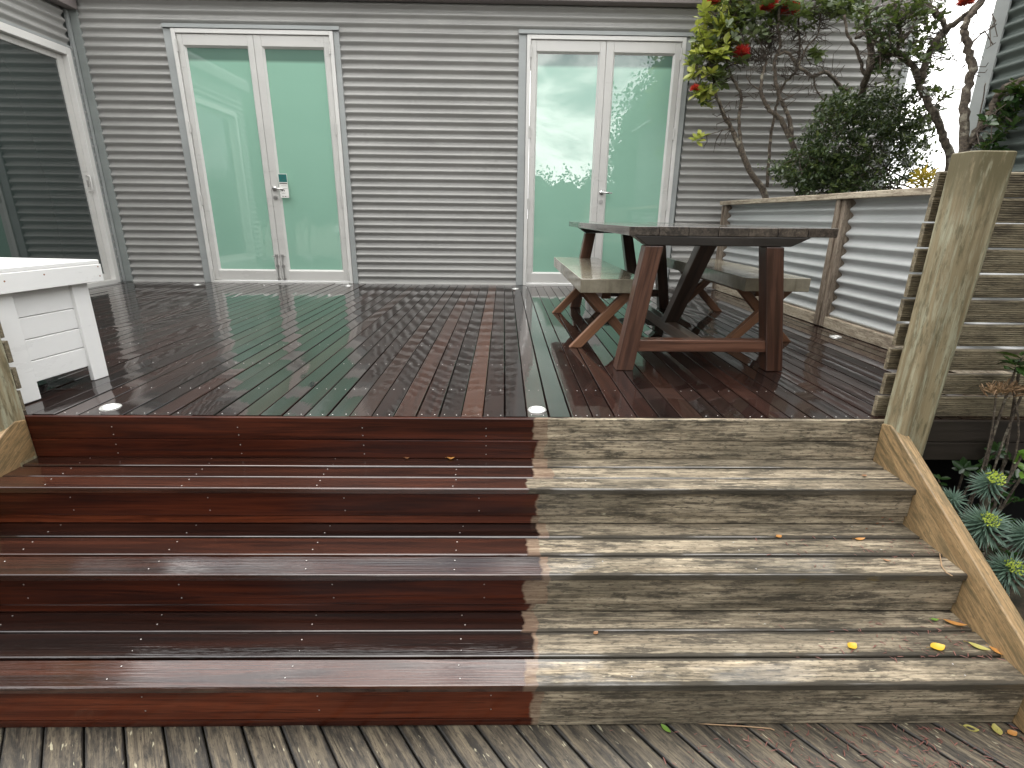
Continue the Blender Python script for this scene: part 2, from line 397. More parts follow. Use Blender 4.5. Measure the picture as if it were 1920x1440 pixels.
def board_mesh(name, L, w_, th, ch=.003, cup=0.0, segs=1):
    """plank along local X, top face at z=0, rounded arrises, slight cup"""
    prof = [(-w_/2, -th), (w_/2, -th), (w_/2, -ch), (w_/2-ch*.35, -ch*.35), (w_/2-ch, 0), (w_/4, -cup*.75), (0, -cup), (-w_/4, -cup*.75), (-w_/2+ch, 0), (-w_/2+ch*.35, -ch*.35), (-w_/2, -ch)]
    v, f, sm_ = [], [], []
    def strip(pr, closed, smooth):
        b = len(v); n = len(pr)
        for i in range(segs+1):
            v.extend((-L/2+L*i/segs, p[0], p[1]) for p in pr)
        for i in range(segs):
            for k in range(n if closed else n-1):
                f.append((b+i*n+k, b+(i+1)*n+k, b+(i+1)*n+(k+1) % n, b+i*n+(k+1) % n)); sm_.append(smooth)
    strip(prof[4:9], False, True); strip(prof[8:]+prof[:5], False, False)
    for x, flip in ((-L/2, False), (L/2, True)):
        b = len(v); v.extend((x, p[0], p[1]) for p in prof); idx = [b+k for k in range(len(prof))]
        f.append(tuple(idx if flip else idx[::-1])); sm_.append(False)
    me = bpy.data.meshes.new(name); me.from_pydata(v, [], f); me.update()
    if me.polygons[0].normal.z < 0: me.flip_normals()
    me.polygons.foreach_set('use_smooth', sm_)
    return me

def corr_sheet(name, o, u, n, L, H, material, parent, pitch=.0865, amp=.0185, cols=10, phase=0.0):
    """corrugated sheet: runs along u for L, rises H; n is its outward normal"""
    o, u, n = Vector(o), Vector(u), Vector(n); per = 12
    rows = int(H/pitch*per)+1; v = []; f = []
    for i in range(rows+1):
        z = H*i/rows
        d0 = amp*math.sin(2*math.pi*(z+phase)/pitch)
        for j in range(cols+1):
            s = L*j/cols
            d = .0022*(1-((z+phase)/.7785) % 1) + d0*(1+.05*math.sin(s*3.1+z*2)) + .0012*math.sin(s*2.3+z*5.1+phase*9) + random.uniform(-.0002, .0002)
            v.append(o+u*s+n*d+Vector((0, 0, z)))
    for i in range(rows):
        for j in range(cols):
            a = i*(cols+1)+j; f.append((a, a+1, a+cols+2, a+cols+1))
    m_ = MB(); m_.v = [tuple(q) for q in v]; m_.f = f
    ob = m_.build(name, material, parent, smooth=True)
    me = ob.data
    if me.polygons:
        nn = Vector((0, 0, 0))
        for p in me.polygons: nn += p.normal
        if nn.dot(n) < 0: me.flip_normals()
    return ob

# leaf clouds -------------------------------------------------------
def leaf_verts(kind):
    if kind == 'quad':   # folded diamond
        return np.array([(0,0,0),(.5,.24,.05),(1,0,-.04),(.5,-.24,.05)]), [(0,1,2),(0,2,3)]
    if kind == 'oval':
        return np.array([(0,0,0),(.3,.20,.05),(.7,.24,.04),(1,0,-.06),(.7,-.24,.04),(.3,-.20,.05)]), [(0,1,2,3),(0,3,4,5)]
    if kind == 'needle':
        return np.array([(0,.02,0),(.55,.045,.04),(1,0,-.05),(.55,-.045,.04),(0,-.02,0)]), [(0,1,2),(0,2,3,4)]
    if kind == 'blade':
        return np.array([(0,.03,0),(.45,.075,.05),(.85,.06,.02),(1,0,-.06),(.85,-.06,.02),(.45,-.075,.05),(0,-.03,0)]), [(0,1,2,3),(0,3,4,5),(0,5,6)]
def leaf_cloud(pos, dirs, ups, sizes, kind='quad'):
    base, faces = leaf_verts(kind); pos, dirs, ups = map(lambda a: np.asarray(a, float), (pos, dirs, ups)); sizes = np.asarray(sizes, float)
    d = dirs/np.linalg.norm(dirs, axis=1, keepdims=True)
    s = np.cross(ups, d); s /= np.linalg.norm(s, axis=1, keepdims=True)+1e-9
    u = np.cross(d, s)
    V = pos[:, None, :] + sizes[:, None, None]*(base[None, :, 0:1]*d[:, None, :]+base[None, :, 1:2]*s[:, None, :]+base[None, :, 2:3]*u[:, None, :])
    n = len(base); V = V.reshape(-1, 3)
    return V, faces, n, len(pos)
def cloud_obj(name, clouds, material, parent):
    vs, loops, starts, totals = [], [], [], []; vo = 0; lo = 0
    for V, faces, n, cnt in clouds:
        vs.append(V)
        offs = vo+np.arange(cnt)*n
        for fc in faces:
            k = len(fc); idx = (offs[:, None]+np.array(fc)[None, :]).reshape(-1)
            loops.append(idx); starts.append(lo+np.arange(cnt)*k); totals.append(np.full(cnt, k)); lo += cnt*k
        vo += len(V)
    V = np.concatenate(vs); L = np.concatenate(loops); S = np.concatenate(starts); T = np.concatenate(totals)
    V = V-np.array(wloc(parent)) if parent else V
    me = bpy.data.meshes.new(name); me.vertices.add(len(V)); me.vertices.foreach_set('co', V.astype(np.float32).ravel())
    me.loops.add(len(L)); me.loops.foreach_set('vertex_index', L.astype(np.int32))
    me.polygons.add(len(S)); me.polygons.foreach_set('loop_start', S.astype(np.int32)); me.polygons.foreach_set('loop_total', T.astype(np.int32))
    me.update(calc_edges=True); me.validate()
    return link(name, me, material, parent)
def rdir(n):
    a = rng.normal(size=(n, 3)); return a/np.linalg.norm(a, axis=1, keepdims=True)
def rosettes(centres, nl, size, kind='oval', axis=(0, -.25, 1), spread=.9):
    P, D, U, S = [], [], [], []
    for c in centres:
        a = Vector(axis)+Vector(rng.normal(size=3)*.45); a.normalize(); u = a.orthogonal().normalized(); v_ = a.cross(u)
        k = int(nl*random.uniform(.7, 1.25)); ph = random.random()*6
        for i in range(k):
            t = ph+2.4*i; el = random.uniform(-.15, spread)
            d = (u*math.cos(t)+v_*math.sin(t))*math.cos(el)+a*math.sin(el)
            P.append(Vector(c)+a*random.uniform(-.02, .015)); D.append(d); U.append(a); S.append(size*random.uniform(.65, 1.15))
    return leaf_cloud(P, D, U, S, kind)

# ------------------------------------------------------------------ ground
g = MB().add([(-400,-400,-.74),(400,-400,-.74),(400,400,-.74),(-400,400,-.74)], [(0,1,2,3)]).build('ground', 'soil'); g['kind'] = 'structure'

# ------------------------------------------------------------------ upper deck
DY0, DY1, DX0, DX1 = 2.058, 6.50, -4.60, 2.62
PIT = .094
fr = MB()
for y in np.arange(2.12, 6.5, .45): fr.box((DX0, y-.022, -.16), (DX1, y+.022, -.026))
fr.box((DX1-.04, DY0+.06, -.74), (DX1, 6.5, -.03)); fr.box((DX0, DY0+.06, -.74), (DX0+.04, 6.5, -.03))  # unseen side skirts, added to keep light out from under the deck
deck = fr.build('upper_deck', 'dark_void'); deck['kind'] = 'structure'
bmesh_variants = [board_mesh('deck_board', DY1-DY0, .0895, .022, .003, c, 6) for c in (.0006, -.0004, .0010, .0002)]
nb = int((DX1-DX0)/PIT)
screws = MB(); k0 = int((DX0-.01)/PIT)
for k in range(k0, k0+nb+2):
    x = .01+PIT*k+PIT/2
    if x+.045 > DX1+.02: break
    if x-.047 < DX0: continue
    o = link('deck_board', random.choice(bmesh_variants), 'wet_deck', deck, rot=(random.gauss(0, .0028), random.gauss(0, .0008), R(90)+random.gauss(0, .0004)))
    o.location = Vector((x, (DY0+DY1)/2+random.uniform(-.002, .002), random.uniform(-.0012, 0)))-wloc(deck)
    tint = {-2: .3, -5: .1, -7: .08, -12: .08, 8: .08}.get(k, 0); o.color = (1-tint, 1, 1, 1)
    for y in [2.082, 2.42]+list(np.arange(2.87, 6.5, .45)):
        for dx in (-.025, .026):
            screws.dome((x+dx+random.uniform(-.003, .003), y+random.uniform(-.006, .006), -.0010), .0025, .0012, n=6, rings=1)
s = screws.build('screw_heads', 'steel', deck); s['kind'] = 'stuff'

# fascia under the front edge of the deck (two boards), running on behind the stringers
def hboard(name, x0, x1, y0, y1, z0, z1, material, parent, ch=.003):
    """board lying along X; y0 front, z1 top"""
    return MB().box((x0, y0, z0), (x1, y1, z1)).build(name, material, parent, bevel=ch, segs=2)
SX0, SX1 = -1.97, 1.612
for z1, z0 in ((-.001, -.098), (-.1012, -.184)):
    hboard('fascia_board', -3.4, SX0-.055, 2.037, 2.057, z0, z1, 'dark_fascia', deck)
    hboard('fascia_board', SX0-.052, SX1+.052, 2.037, 2.057, z0, z1, 'step_riser', deck)
    hboard('fascia_board', SX1+.055, 2.64, 2.037, 2.057, z0, z1, 'dark_fascia', deck)

# ------------------------------------------------------------------ steps
steps = empty('timber_steps', (-.18, 1.63, -.694), 'wide timber steps, half freshly oiled dark red and half bare weathered grey', 'steps')
TZ = [-.186, -.352, -.52]; TY = [2.050, 1.812, 1.520]; FY = [1.774, 1.484, 1.195]
st_screws = MB()
tm = {}
LW = SX1-SX0
for i in range(3):
    dep = TY[i]-FY[i]; bw = dep/3-.006
    me = board_mesh('tread_board', LW, bw, .022, .0045, .0006, 1)
    for j in range(3):
        y = FY[i]+dep/3*(j+.5)
        o = link('tread_board', me, 'step_tread', steps, rot=(random.gauss(0, .006)-.004, 0, 0))
        o.location = Vector(((SX0+SX1)/2, y, TZ[i]+random.uniform(-.0015, .0015)))-wloc(steps)
        for x in np.arange(-1.75, 1.6, .52):
            xx = x+.03*i
            for dy in (-.022, .024):
                if xx < .1 or random.random() < .3:
                    st_screws.dome((xx+random.uniform(-.008, .008), y+dy+random.uniform(-.004, .004), TZ[i]+.0004), .0026, .0010, n=6, rings=1)
    zlow = TZ[i+1] if i < 2 else -.694
    zt = TZ[i]-.026; yr = FY[i]+.012
    h1 = [.098, .104, .112][i]
    hboard('riser_board', SX0, SX1, yr, yr+.02, zt-h1, zt, 'step_riser', steps)
    hboard('riser_board', SX0, SX1, yr+[.010, .008, .004][i], yr+.028, zlow+.002, zt-h1-.006, 'step_riser', steps)
    for x in np.arange(-1.75, .3, .52):
        for dz in (-.02, -.075):
            st_screws.dome((x+.1+.03*i, yr-.0005, zt+dz), .0026, .0010, nrm=(0, -1, 0), n=7, rings=1)
for x in np.arange(-1.75, .3, .52):
    for z in (-.045, -.08, -.125, -.165): st_screws.dome((x+.12, 2.0365, z), .0026, .0010, nrm=(0, -1, 0), n=7, rings=1)
s = st_screws.build('screw_heads', 'steel_dull', steps); s['kind'] = 'stuff'
# stringers: raked boards with a plumb head against the fascia
def stringer(x0, x1, lab):
    sl = .174/.29; top = lambda y: -.003+(y-1.975)*sl
    poly = [(2.035, -.012), (1.985, -.002), (1.955, top(1.955)), (1.02, top(1.02)), (.93, -.694), (1.30, -.694), (2.035, -.25)]
    o = MB().prism(poly, x0, x1, 'X').build('stringer', 'stringer_pine', steps, bevel=.005, grain_rot=Matrix.Rotation(math.atan2(sl, 1), 3, 'X') @ Matrix.Rotation(R(90), 3, 'Z'))
    o['label'] = lab
    nm = MB()
    xi = x0-.0006 if x0 > 0 else x1+.0006
    for y, z in ((2.02, -.05), (2.015, -.09), (1.99, -.06), (1.985, -.11), (2.03, -.13), (1.97, -.08)):
        nm.dome((xi, y, z), .0045, .001, nrm=(-1 if x0 > 0 else 1, 0, 0), n=7, rings=1)
    nm.build('nail_heads', 'rust', o)['kind'] = 'stuff'
stringer(SX1+.001, SX1+.051, 'raked pine stringer beside the garden plants')
stringer(SX0-.051, SX0-.001, 'raked pine stringer below the white box')

# ------------------------------------------------------------------ lower deck: boards set diagonally
lo = MB()
for y in np.arange(-2.6, 1.2, .5): lo.box((-4.5, y, -.738), (3.2, y+.04, -.722))
low = lo.build('lower_deck', 'dark_void'); low['kind'] = 'structure'
ang = math.atan2(.106, -.080)       # direction of the boards, away and to the left
ux, uy = math.cos(ang), math.sin(ang)
lmesh = [board_mesh('deck_board', 5.2, .0915, .020, .004, c, 8) for c in (.0012, .0004, -.0006)]
i = 0
for xs in np.arange(-5.2, 3.0, .0955/abs(uy)):
    # crosses y=1.2 at xs ; clip to y in [-2.6, 1.32]
    y_a, y_b = -2.7, 1.34
    la, lb = (y_a-1.2)/uy, (y_b-1.2)/uy; mid = (la+lb)/2
    o = link('deck_board', random.choice(lmesh), 'lower_deck_wood', low, rot=(random.gauss(0, .006), random.gauss(0, .001), ang))
    o.location = Vector((xs+.046+ux*mid, 1.2+uy*mid, -.6945+random.uniform(-.002, .0015)))-wloc(low)

# ------------------------------------------------------------------ house
house = empty('corrugated_house', (0, W, 0), 'grey corrugated metal house with mint glass double doors onto the deck', 'house')
D1 = (-3.574, -1.851); D2 = (.240, 1.975); DZ = 2.68
HX0, HX1 = -4.63, 4.48; EAVE = 2.965
bk = MB()
for a, b, z0, z1 in ((HX0-.2, D1[0], -.74, DZ), (D1[1], D2[0], -.74, DZ), (D2[1], HX1-.03, -.74, DZ), (HX0-.2, HX1-.03, DZ+.001, 3.05), (D1[0], D1[1], -.74, -.03), (D2[0], D2[1], -.74, -.03)):
    bk.box((a, W+.04, z0), (b, W+.2, z1))
bk.box((HX1-.2, W+.21, -.74), (HX1-.03, W+4.5, 3.05))
wall = bk.build('wall', 'flashing', house)
PH = .02
def section(x0, x1, z0, z1, cols=10):
    return corr_sheet('corrugated_sheet', (x0, W+.012, z0), (1, 0, 0), (0, -1, 0), x1-x0, z1-z0, 'cladding', wall, phase=z0+PH, cols=cols)
section(HX0+.075, D1[0]-.08, .012, DZ+.02); section(D1[1]+.055, D2[0]-.065, .012, DZ+.02, 14); section(D2[1]+.085, HX1-.02, .012, DZ+.02, 16)
section(HX0+.075, HX1-.02, DZ+.0205, EAVE+.03, 40)
ws = MB()
def zc(k): return (k+.25)*.0865-PH
for xs, zr in (((D1[0]-.11, HX0+.13), (0, 32)), ((D1[1]+.085, -.88, D2[0]-.085), (0, 32)), ((D2[1]+.11, 2.9, 3.7), (0, 32)), ((-4.3, -3.7, -3.1, -2.5, -1.83, -1.2, -.5, .1, .45, 1.0, 1.75, 2.3, 2.9, 3.7), (32, 36))):
    for x in xs:
        for k in range(zr[0], zr[1], 2):
            z = zc(k)
            if z < .03 or z > EAVE: continue
            ws.dome((x+random.uniform(-.006, .006), W+.0015, z), .0075, .006, nrm=(0, -1, 0), n=8, rings=2)
o = ws.build('screw_heads', 'steel_dull', wall); o['kind'] = 'stuff'
MB().box((HX0, W-.006, 2.985), (HX1, W+.0, 2.99)).build('flashing', 'flashing', wall)
for a, b in ((HX0+.075, D1[0]-.085), (D1[1]+.06, D2[0]-.07), (D2[1]+.09, HX1)):
    MB().box((a, W-.004, -.012), (b, W+.03, .014)).build('base_flashing', 'frame_alu', wall, bevel=.002)
# corner where the two wings meet, and the free end of the wall
MB().box((HX0+.012, W-.012, 0), (HX0+.092, W+.02, EAVE)).build('corner_flashing', 'flashing', wall, bevel=.003)
MB().prism([(HX1-.06, W-.014), (HX1+.012, W-.014), (HX1+.012, W+.10), (HX1-.002, W+.10), (HX1-.002, W), (HX1-.06, W)], -.7, EAVE, 'Z').build('corner_flashing', 'flashing_light', wall)
MB().box((HX1-.025, W+.03, -.7), (HX1, W+4.5, EAVE)).build('side_cladding', 'cladding_pale', wall)
# gutter along the eave and the roof behind it
gut = MB().prism([(W-.115, EAVE+.0), (W-.005, EAVE-.005), (W-.005, EAVE+.13), (W-.122, EAVE+.13)], HX0+.14, HX1+.05, 'X').build('gutter', 'gutter', house, bevel=.006)
MB().prism([(W-.10, EAVE+.14), (W+5.0, EAVE+.55), (W+5.0, EAVE+.60), (W-.10, EAVE+.19)], HX0-3, HX1+.08, 'X').build('roof', 'roofing', house)

def french_door(x0, x1, card):
    y = W-.034
    fr = MB().box((x0, y, 0), (x0+.042, W+.06, DZ)).box((x1-.042, y, 0), (x1, W+.06, DZ)).box((x0+.0421, y, DZ-.042), (x1-.0421, W+.06, DZ)).box((x0+.0421, y-.012, -.012), (x1-.0421, W+.06, .022))
    door = fr.build('french_door', 'frame_white', house, bevel=.004)
    # metal flashings round the opening
    MB().box((x0-.088, W-.016, 0), (x0-.003, W+.02, DZ+.004)).build('flashing', 'flashing_light', door, bevel=.002)
    MB().box((x1+.003, W-.016, 0), (x1+.062, W+.02, DZ+.004)).build('flashing', 'flashing_light', door, bevel=.002)
    MB().prism([(W-.042, DZ+.006), (W+.02, DZ+.006), (W+.02, DZ+.05), (W-.012, DZ+.05), (W-.012, DZ+.022), (W-.042, DZ+.018)], x0-.092, x1+.066, 'X').build('head_flashing', 'flashing_light', door)
    mid = (x0+x1)/2
    yl = W-.018
    for s, (a, b) in enumerate(((x0+.047, mid-.002), (mid+.002, x1-.047))):
        ls, rs = (.058, .062) if s == 0 else (.082, .058)
        zb, zt = .030, DZ-.047; gb, gt = .142, DZ-.152
        lf = MB().box((a, yl, zb), (a+ls, yl+.05, zt)).box((b-rs, yl, zb), (b, yl+.05, zt)).box((a+ls+.0005, yl+.001, zb), (b-rs-.0005, yl+.05, gb)).box((a+ls+.0005, yl+.001, gt), (b-rs-.0005, yl+.05, zt))
        leaf = lf.build('door_leaf', 'frame_alu', door, bevel=.003)
        # sloped glazing beads
        gx0, gx1 = a+ls, b-rs; bd = MB(); w_ = .018
        bd.add([(gx0, yl+.004, gb), (gx1, yl+.004, gb), (gx1-w_, yl+.03, gb+w_*.9), (gx0+w_, yl+.03, gb+w_*.9)], [(0, 1, 2, 3)])
        bd.add([(gx0, yl+.004, gt), (gx0, yl+.004, gb), (gx0+w_, yl+.03, gb+w_*.9), (gx0+w_, yl+.03, gt-w_)], [(0, 1, 2, 3)])
        bd.add([(gx1, yl+.004, gb), (gx1, yl+.004, gt), (gx1-w_, yl+.03, gt-w_), (gx1-w_, yl+.03, gb+w_*.9)], [(0, 1, 2, 3)])
        bd.add([(gx1, yl+.004, gt), (gx0, yl+.004, gt), (gx0+w_, yl+.03, gt-w_), (gx1-w_, yl+.03, gt-w_)], [(0, 1, 2, 3)])
        bd.build('glazing_bead', 'frame_white', door)
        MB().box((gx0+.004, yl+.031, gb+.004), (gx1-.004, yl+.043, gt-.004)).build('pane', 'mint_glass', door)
        hx = x0+.045 if s == 0 else x1-.045
        for hz in (.10, .95, 1.72, 2.52):
            MB().tube([(hx, y-.006, hz-.06), (hx, y-.006, hz+.06)], .0075, 8).box((hx-.012, y-.003, hz-.055), (hx+.012, y+.002, hz+.055)).build('hinge', 'frame_alu', door)
        # shoot bolt at the foot
        bx = mid-.032 if s == 0 else mid+.036
        bo = MB().tube([(bx, yl-.014, .03), (bx, yl-.014, .33)], .0055, 8)
        for bz in (.045, .20, .325): bo.box((bx-.014, yl-.022, bz-.014), (bx+.014, yl, bz+.014))
        sg = -1 if s == 0 else 1
        bo.tube([(bx, yl-.016, .32), (bx+sg*.05, yl-.03, .318)], .004, 6)
        bo.build('shoot_bolt', 'steel_dull', door)
    hx = mid+.04
    hd = MB().tube([(hx, yl, 1.085), (hx, yl-.012, 1.085)], .026, 20).tube([(hx, yl-.01, 1.085), (hx, yl-.048, 1.085)], .009, 12).tube([(hx-.006, yl-.05, 1.086), (hx+.06, yl-.05, 1.083), (hx+.118, yl-.044, 1.080)], [.010, .010, .008], 12)
    hd.build('lever_handle', 'steel', door, smooth=True)
    MB().tube([(hx, yl, .985), (hx, yl-.010, .985)], .024, 20).box((hx-.002, yl-.0115, .975), (hx+.002, yl-.0095, .995)).build('lock', 'steel_dull', door)
    return hx, yl
h1 = french_door(*D1, True); french_door(*D2, False)
# printed card hanging on the lever of the first door
hx, yl = h1
cd = empty('door_card', (hx+.085, yl-.04, 1.0), 'white and teal printed card hanging from a door lever', 'card')
cx = hx+.072
MB().box((cx, yl-.036, .985), (cx+.098, yl-.034, 1.245)).build('card', 'card_white', cd)
MB().box((cx+.003, yl-.0372, 1.155), (cx+.095, yl-.0362, 1.240)).build('printed_block', 'card_teal', cd)
ink = MB()
for z, a, b, h in ((1.140, .005, .093, .012), (1.115, .02, .085, .003), (1.085, .03, .09, .003), (1.062, .02, .035, .014), (1.062, .045, .055, .014), (1.035, .02, .06, .003), (1.0, .022, .034, .008), (1.0, .048, .068, .008), (1.002, .078, .092, .004)):
    ink.box((cx+a, yl-.0372, z-h/2), (cx+b, yl-.0362, z+h/2))
for z, a, b in ((1.21, .03, .065), (1.185, .04, .07), (1.178, .05, .062)):
    ink.box((cx+a, yl-.0384, z-.0012), (cx+b, yl-.0374, z+.0012))
ink.build('printed_lines', 'card_ink', cd)['kind'] = 'stuff'

# left wing: wall along X=-4.63 with a wide sliding door
LX = HX0; SY0, SY1, SZ = 3.05, 6.43, 2.455
WY0 = 2.75
lw = MB()
for a, b, z0, z1 in ((WY0, SY0, -.74, SZ), (SY1, W+.03, -.74, SZ), (WY0, W+.03, SZ+.001, 2.9), (SY0, SY1, -.74, -.02)):
    lw.box((LX-.2, a, z0), (LX-.05, b, z1))
lw.box((LX-4, WY0, -.74), (LX-.205, WY0+.1, 2.9))
lwall = lw.build('wall', 'flashing', house)
corr_sheet('corrugated_sheet', (LX-.012, WY0, SZ+.012), (0, 1, 0), (1, 0, 0), W-.085-WY0, .42, 'cladding', lwall, phase=SZ, cols=20)
corr_sheet('corrugated_sheet', (LX-.012, SY1+.02, .012), (0, 1, 0), (1, 0, 0), W-.06-SY1-.02, SZ, 'cladding', lwall, phase=.0, cols=2)
corr_sheet('corrugated_sheet', (LX-.012, WY0, .012), (0, 1, 0), (1, 0, 0), SY0-.06-WY0, SZ, 'cladding', lwall, phase=.0, cols=2)
MB().box((LX-.02, W-.05, 0), (LX+.011, W-.013, 2.85)).build('corner_flashing', 'flashing_light', lwall, bevel=.002)
MB().box((LX-.03, SY1+.002, 0), (LX+.006, SY1+.030, SZ)).build('jamb_flashing', 'flashing_light', lwall, bevel=.002)
MB().box((LX-.03, SY0-.05, SZ+.002), (LX+.008, SY1+.030, SZ+.026)).build('head_flashing', 'flashing_light', lwall, bevel=.002)
MB().prism([(LX+.005, 2.835), (LX+.12, 2.83), (LX+.125, 2.96), (LX+.005, 2.96)], WY0-.1, W-.02, 'Y').build('gutter', 'gutter', house, bevel=.006)
MB().box((LX-4.2, WY0-.1, 2.97), (LX+.1, W+.1, 3.02)).build('roof', 'roofing', house)
x = LX+.012
sf = MB().box((LX-.12, SY1-.065, 0), (x, SY1, SZ)).box((LX-.12, SY0, 0), (x, SY0+.065, SZ)).box((LX-.12, SY0+.0651, SZ-.075), (x, SY1-.0651, SZ)).box((LX-.12, SY0+.0651, -.015), (x+.012, SY1-.0651, .045))
sd_ = sf.build('sliding_door', 'frame_white', house, bevel=.004)
smid = (SY0+SY1)/2
for (a, b, xx) in ((smid-.03, SY1-.068, LX-.045), (SY0+.068, smid+.03, LX-.085)):
    lf = MB().box((xx-.035, a, .048), (xx, a+.06, SZ-.078)).box((xx-.035, b-.075, .048), (xx, b, SZ-.078)).box((xx-.035, a+.0605, .048), (xx-.001, b-.0755, .115)).box((xx-.035, a+.0605, SZ-.135), (xx-.001, b-.0755, SZ-.078))
    lf.build('door_leaf', 'frame_alu', sd_, bevel=.003)
    MB().box((xx-.026, a+.055, .11), (xx-.016, b-.07, SZ-.13)).build('pane', 'clear_glass', sd_)
hy = SY1-.105; xx = LX-.045
MB().tube([(xx, hy, 1.02), (xx+.035, hy, 1.025), (xx+.042, hy, 1.04), (xx+.042, hy, 1.17), (xx+.035, hy, 1.185), (xx, hy, 1.19)], .008, 10).build('handle', 'frame_white', sd_, smooth=True)
MB().box((xx, hy-.012, 1.07), (xx+.006, hy+.012, 1.14)).build('latch', 'steel', sd_)

# ------------------------------------------------------------------ neighbouring building at right
NX, NY = 3.45, 4.22
nbld = empty('neighbour_building', (NX, 2, -.74), 'dark green grey corrugated wall with pale corner trim behind the slat fence', 'building')
MB().box((NX+.03, -1.5, -.74), (NX+2.5, NY-.02, 2.9)).build('wall', 'cladding_dark', nbld)
corr_sheet('corrugated_sheet', (NX, -1.5, -.5), (0, 1, 0), (-1, 0, 0), NY+1.5, 3.4, 'cladding_dark', nbld, phase=.03, cols=24)
MB().prism([(NX-.022, NY-.11), (NX-.022, NY+.012), (NX+.12, NY+.012), (NX+.12, NY), (NX-.010, NY), (NX-.010, NY-.11)], -.6, 2.9, 'Z').build('corner_flashing', 'flashing_light', nbld)
MB().prism([(NX-.15, 2.9), (NX+3, 3.3), (NX+3, 3.35), (NX-.15, 2.95)], -1.7, NY+.1, 'Y').build('roof', 'roofing', nbld)

# ------------------------------------------------------------------ low corrugated screen along the deck's right side
FX = 2.52
scr = empty('screen_fence', (FX, 4.5, 0), 'low pale corrugated screen with timber rails and posts beside the table', 'fence')
for a, b in ((4.145, 6.19), (2.98, 3.985), (2.10, 2.88)):
    corr_sheet('corrugated_sheet', (FX+.055, a-.03, .018), (0, 1, 0), (-1, 0, 0), b-a+.06, .945, 'cladding_pale', scr, phase=.02, cols=8)
for y0, y1 in ((6.20, 6.29), (4.02, 4.135), (2.88, 2.98)):
    MB().box((FX, y0, .006), (FX+.085, y1, .955)).build('post', 'post_brown', scr, bevel=.004)
    MB().box((FX-.016, y0+.05, .01), (FX-.0005, y1-.012, .955)).build('cover_strip', 'post_brown', scr, bevel=.003)
MB().box((FX-.035, 2.08, .957), (FX+.105, 6.31, 1.0)).build('top_rail', 'rail_grey', scr, bevel=.005)
for a, b in ((4.137, 6.198), (2.982, 4.018), (2.10, 2.878)):
    MB().box((FX+.004, a, .003), (FX+.05, b, .088)).build('bottom_rail', 'rail_grey', scr, bevel=.004)

# ------------------------------------------------------------------ slat fences with their posts, both sides of the steps
def slat_mesh(L):
    """grooved decking board along local X, ribs on the face towards -Y"""
    h, th, ng, gd = .0905, .021, 9, .0042
    prof = [(th, -h/2), (0.004, -h/2), (0, -h/2+.004)]
    p = (h-.012)/ng
    for i in range(ng):
        z0 = -h/2+.006+p*i
        prof += [(0, z0), (gd, z0+p*.16), (gd, z0+p*.36), (0, z0+p*.5)]
    prof += [(0, h/2-.004), (.004, h/2), (th, h/2)]
    n = len(prof); v = [(x, q[0], q[1]) for x in (0, L) for q in prof]
    f = [(k, (k+1) % n, (k+1) % n+n, k+n) for k in range(n)]+[tuple(range(n-1, -1, -1)), tuple(range(n, 2*n))]
    me = bpy.data.meshes.new('slat'); me.from_pydata(v, [], f)
    bm = bmesh.new(); bm.from_mesh(me); bmesh.ops.recalc_face_normals(bm, faces=bm.faces); bm.to_mesh(me); bm.free()
    return me
def tapered_post(parent, cx, cy, w0, w1, z0, z1, name='post'):
    v = []; rings = 9; pr = [(-1, -.72), (-.72, -1), (.72, -1), (1, -.72), (1, .72), (.72, 1), (-.72, 1), (-1, .72)]
    for i in range(rings):
        t = i/(rings-1); hw = (w0+(w1-w0)*t)/2; zz = z0+(z1-z0)*t
        for a, b in pr: v.append((cx(t)+a*hw*(1+.012*math.sin(9*t+a)), cy+b*.058, zz))
    mb = MB(); n = 8; f = []
    for i in range(rings-1):
        for k in range(n): f.append((i*n+k, i*n+(k+1) % n, (i+1)*n+(k+1) % n, (i+1)*n+k))
    f.append(tuple(range(n-1, -1, -1))); f.append(tuple((rings-1)*n+k for k in range(n)))
    mb.v = v; mb.f = f
    return mb.build(name, 'post_pine', parent, bevel=.004, segs=1)
fenr = empty('slat_fence', (2.3, 2.1, 0), 'grooved pine slat fence behind the garden plants, tall mouldy post at its end', 'fence')
zz = [-.001, .086, .201, .307, .409, .512, .608, .712, .802, .904, .985]
sm = slat_mesh(1.9)
for i in range(10):
    zc_ = (zz[i]+zz[i+1])/2
    o = link('slat', sm, 'pine_slat', fenr, rot=(random.gauss(0, .01), random.gauss(0, .0022), random.gauss(0, .002)))
    o.location = Vector((1.623+.003*i+random.uniform(-.008, .008), 2.092, zc_))-wloc(fenr)
tapered_post(fenr, lambda t: 1.684+.026*t, 1.993, .128, .166, -.30, 1.045)
MB().box((2.35, 2.116, .0), (2.44, 2.19, .97)).build('back_post', 'post_brown', fenr, bevel=.004)
fenl = empty('slat_fence', (-2.4, 2.1, 0), 'grooved pine slat fence beside the white storage box', 'fence')
sm2 = slat_mesh(1.3)
for i in range(4):
    zc_ = (zz[i]+zz[i+1])/2
    o = link('slat', sm2, 'pine_slat', fenl, rot=(0, random.gauss(0, .002), 0))
    o.location = Vector((-2.03-1.3+random.uniform(-.006, .006), 2.092, zc_))-wloc(fenl)
tapered_post(fenl, lambda t: -2.025-.012*t, 1.993, .11, .12, -.30, .39)

# ------------------------------------------------------------------ white storage box
A = Vector((-2.100, 2.150, 0)); B = Vector((-2.039, 2.610, 0))
ang_b = math.atan2(B.y-A.y, B.x-A.x)-math.pi/2
box = empty('storage_box', (A+B)/2, 'white painted wooden storage box with overhanging lid', 'box', rz=ang_b)
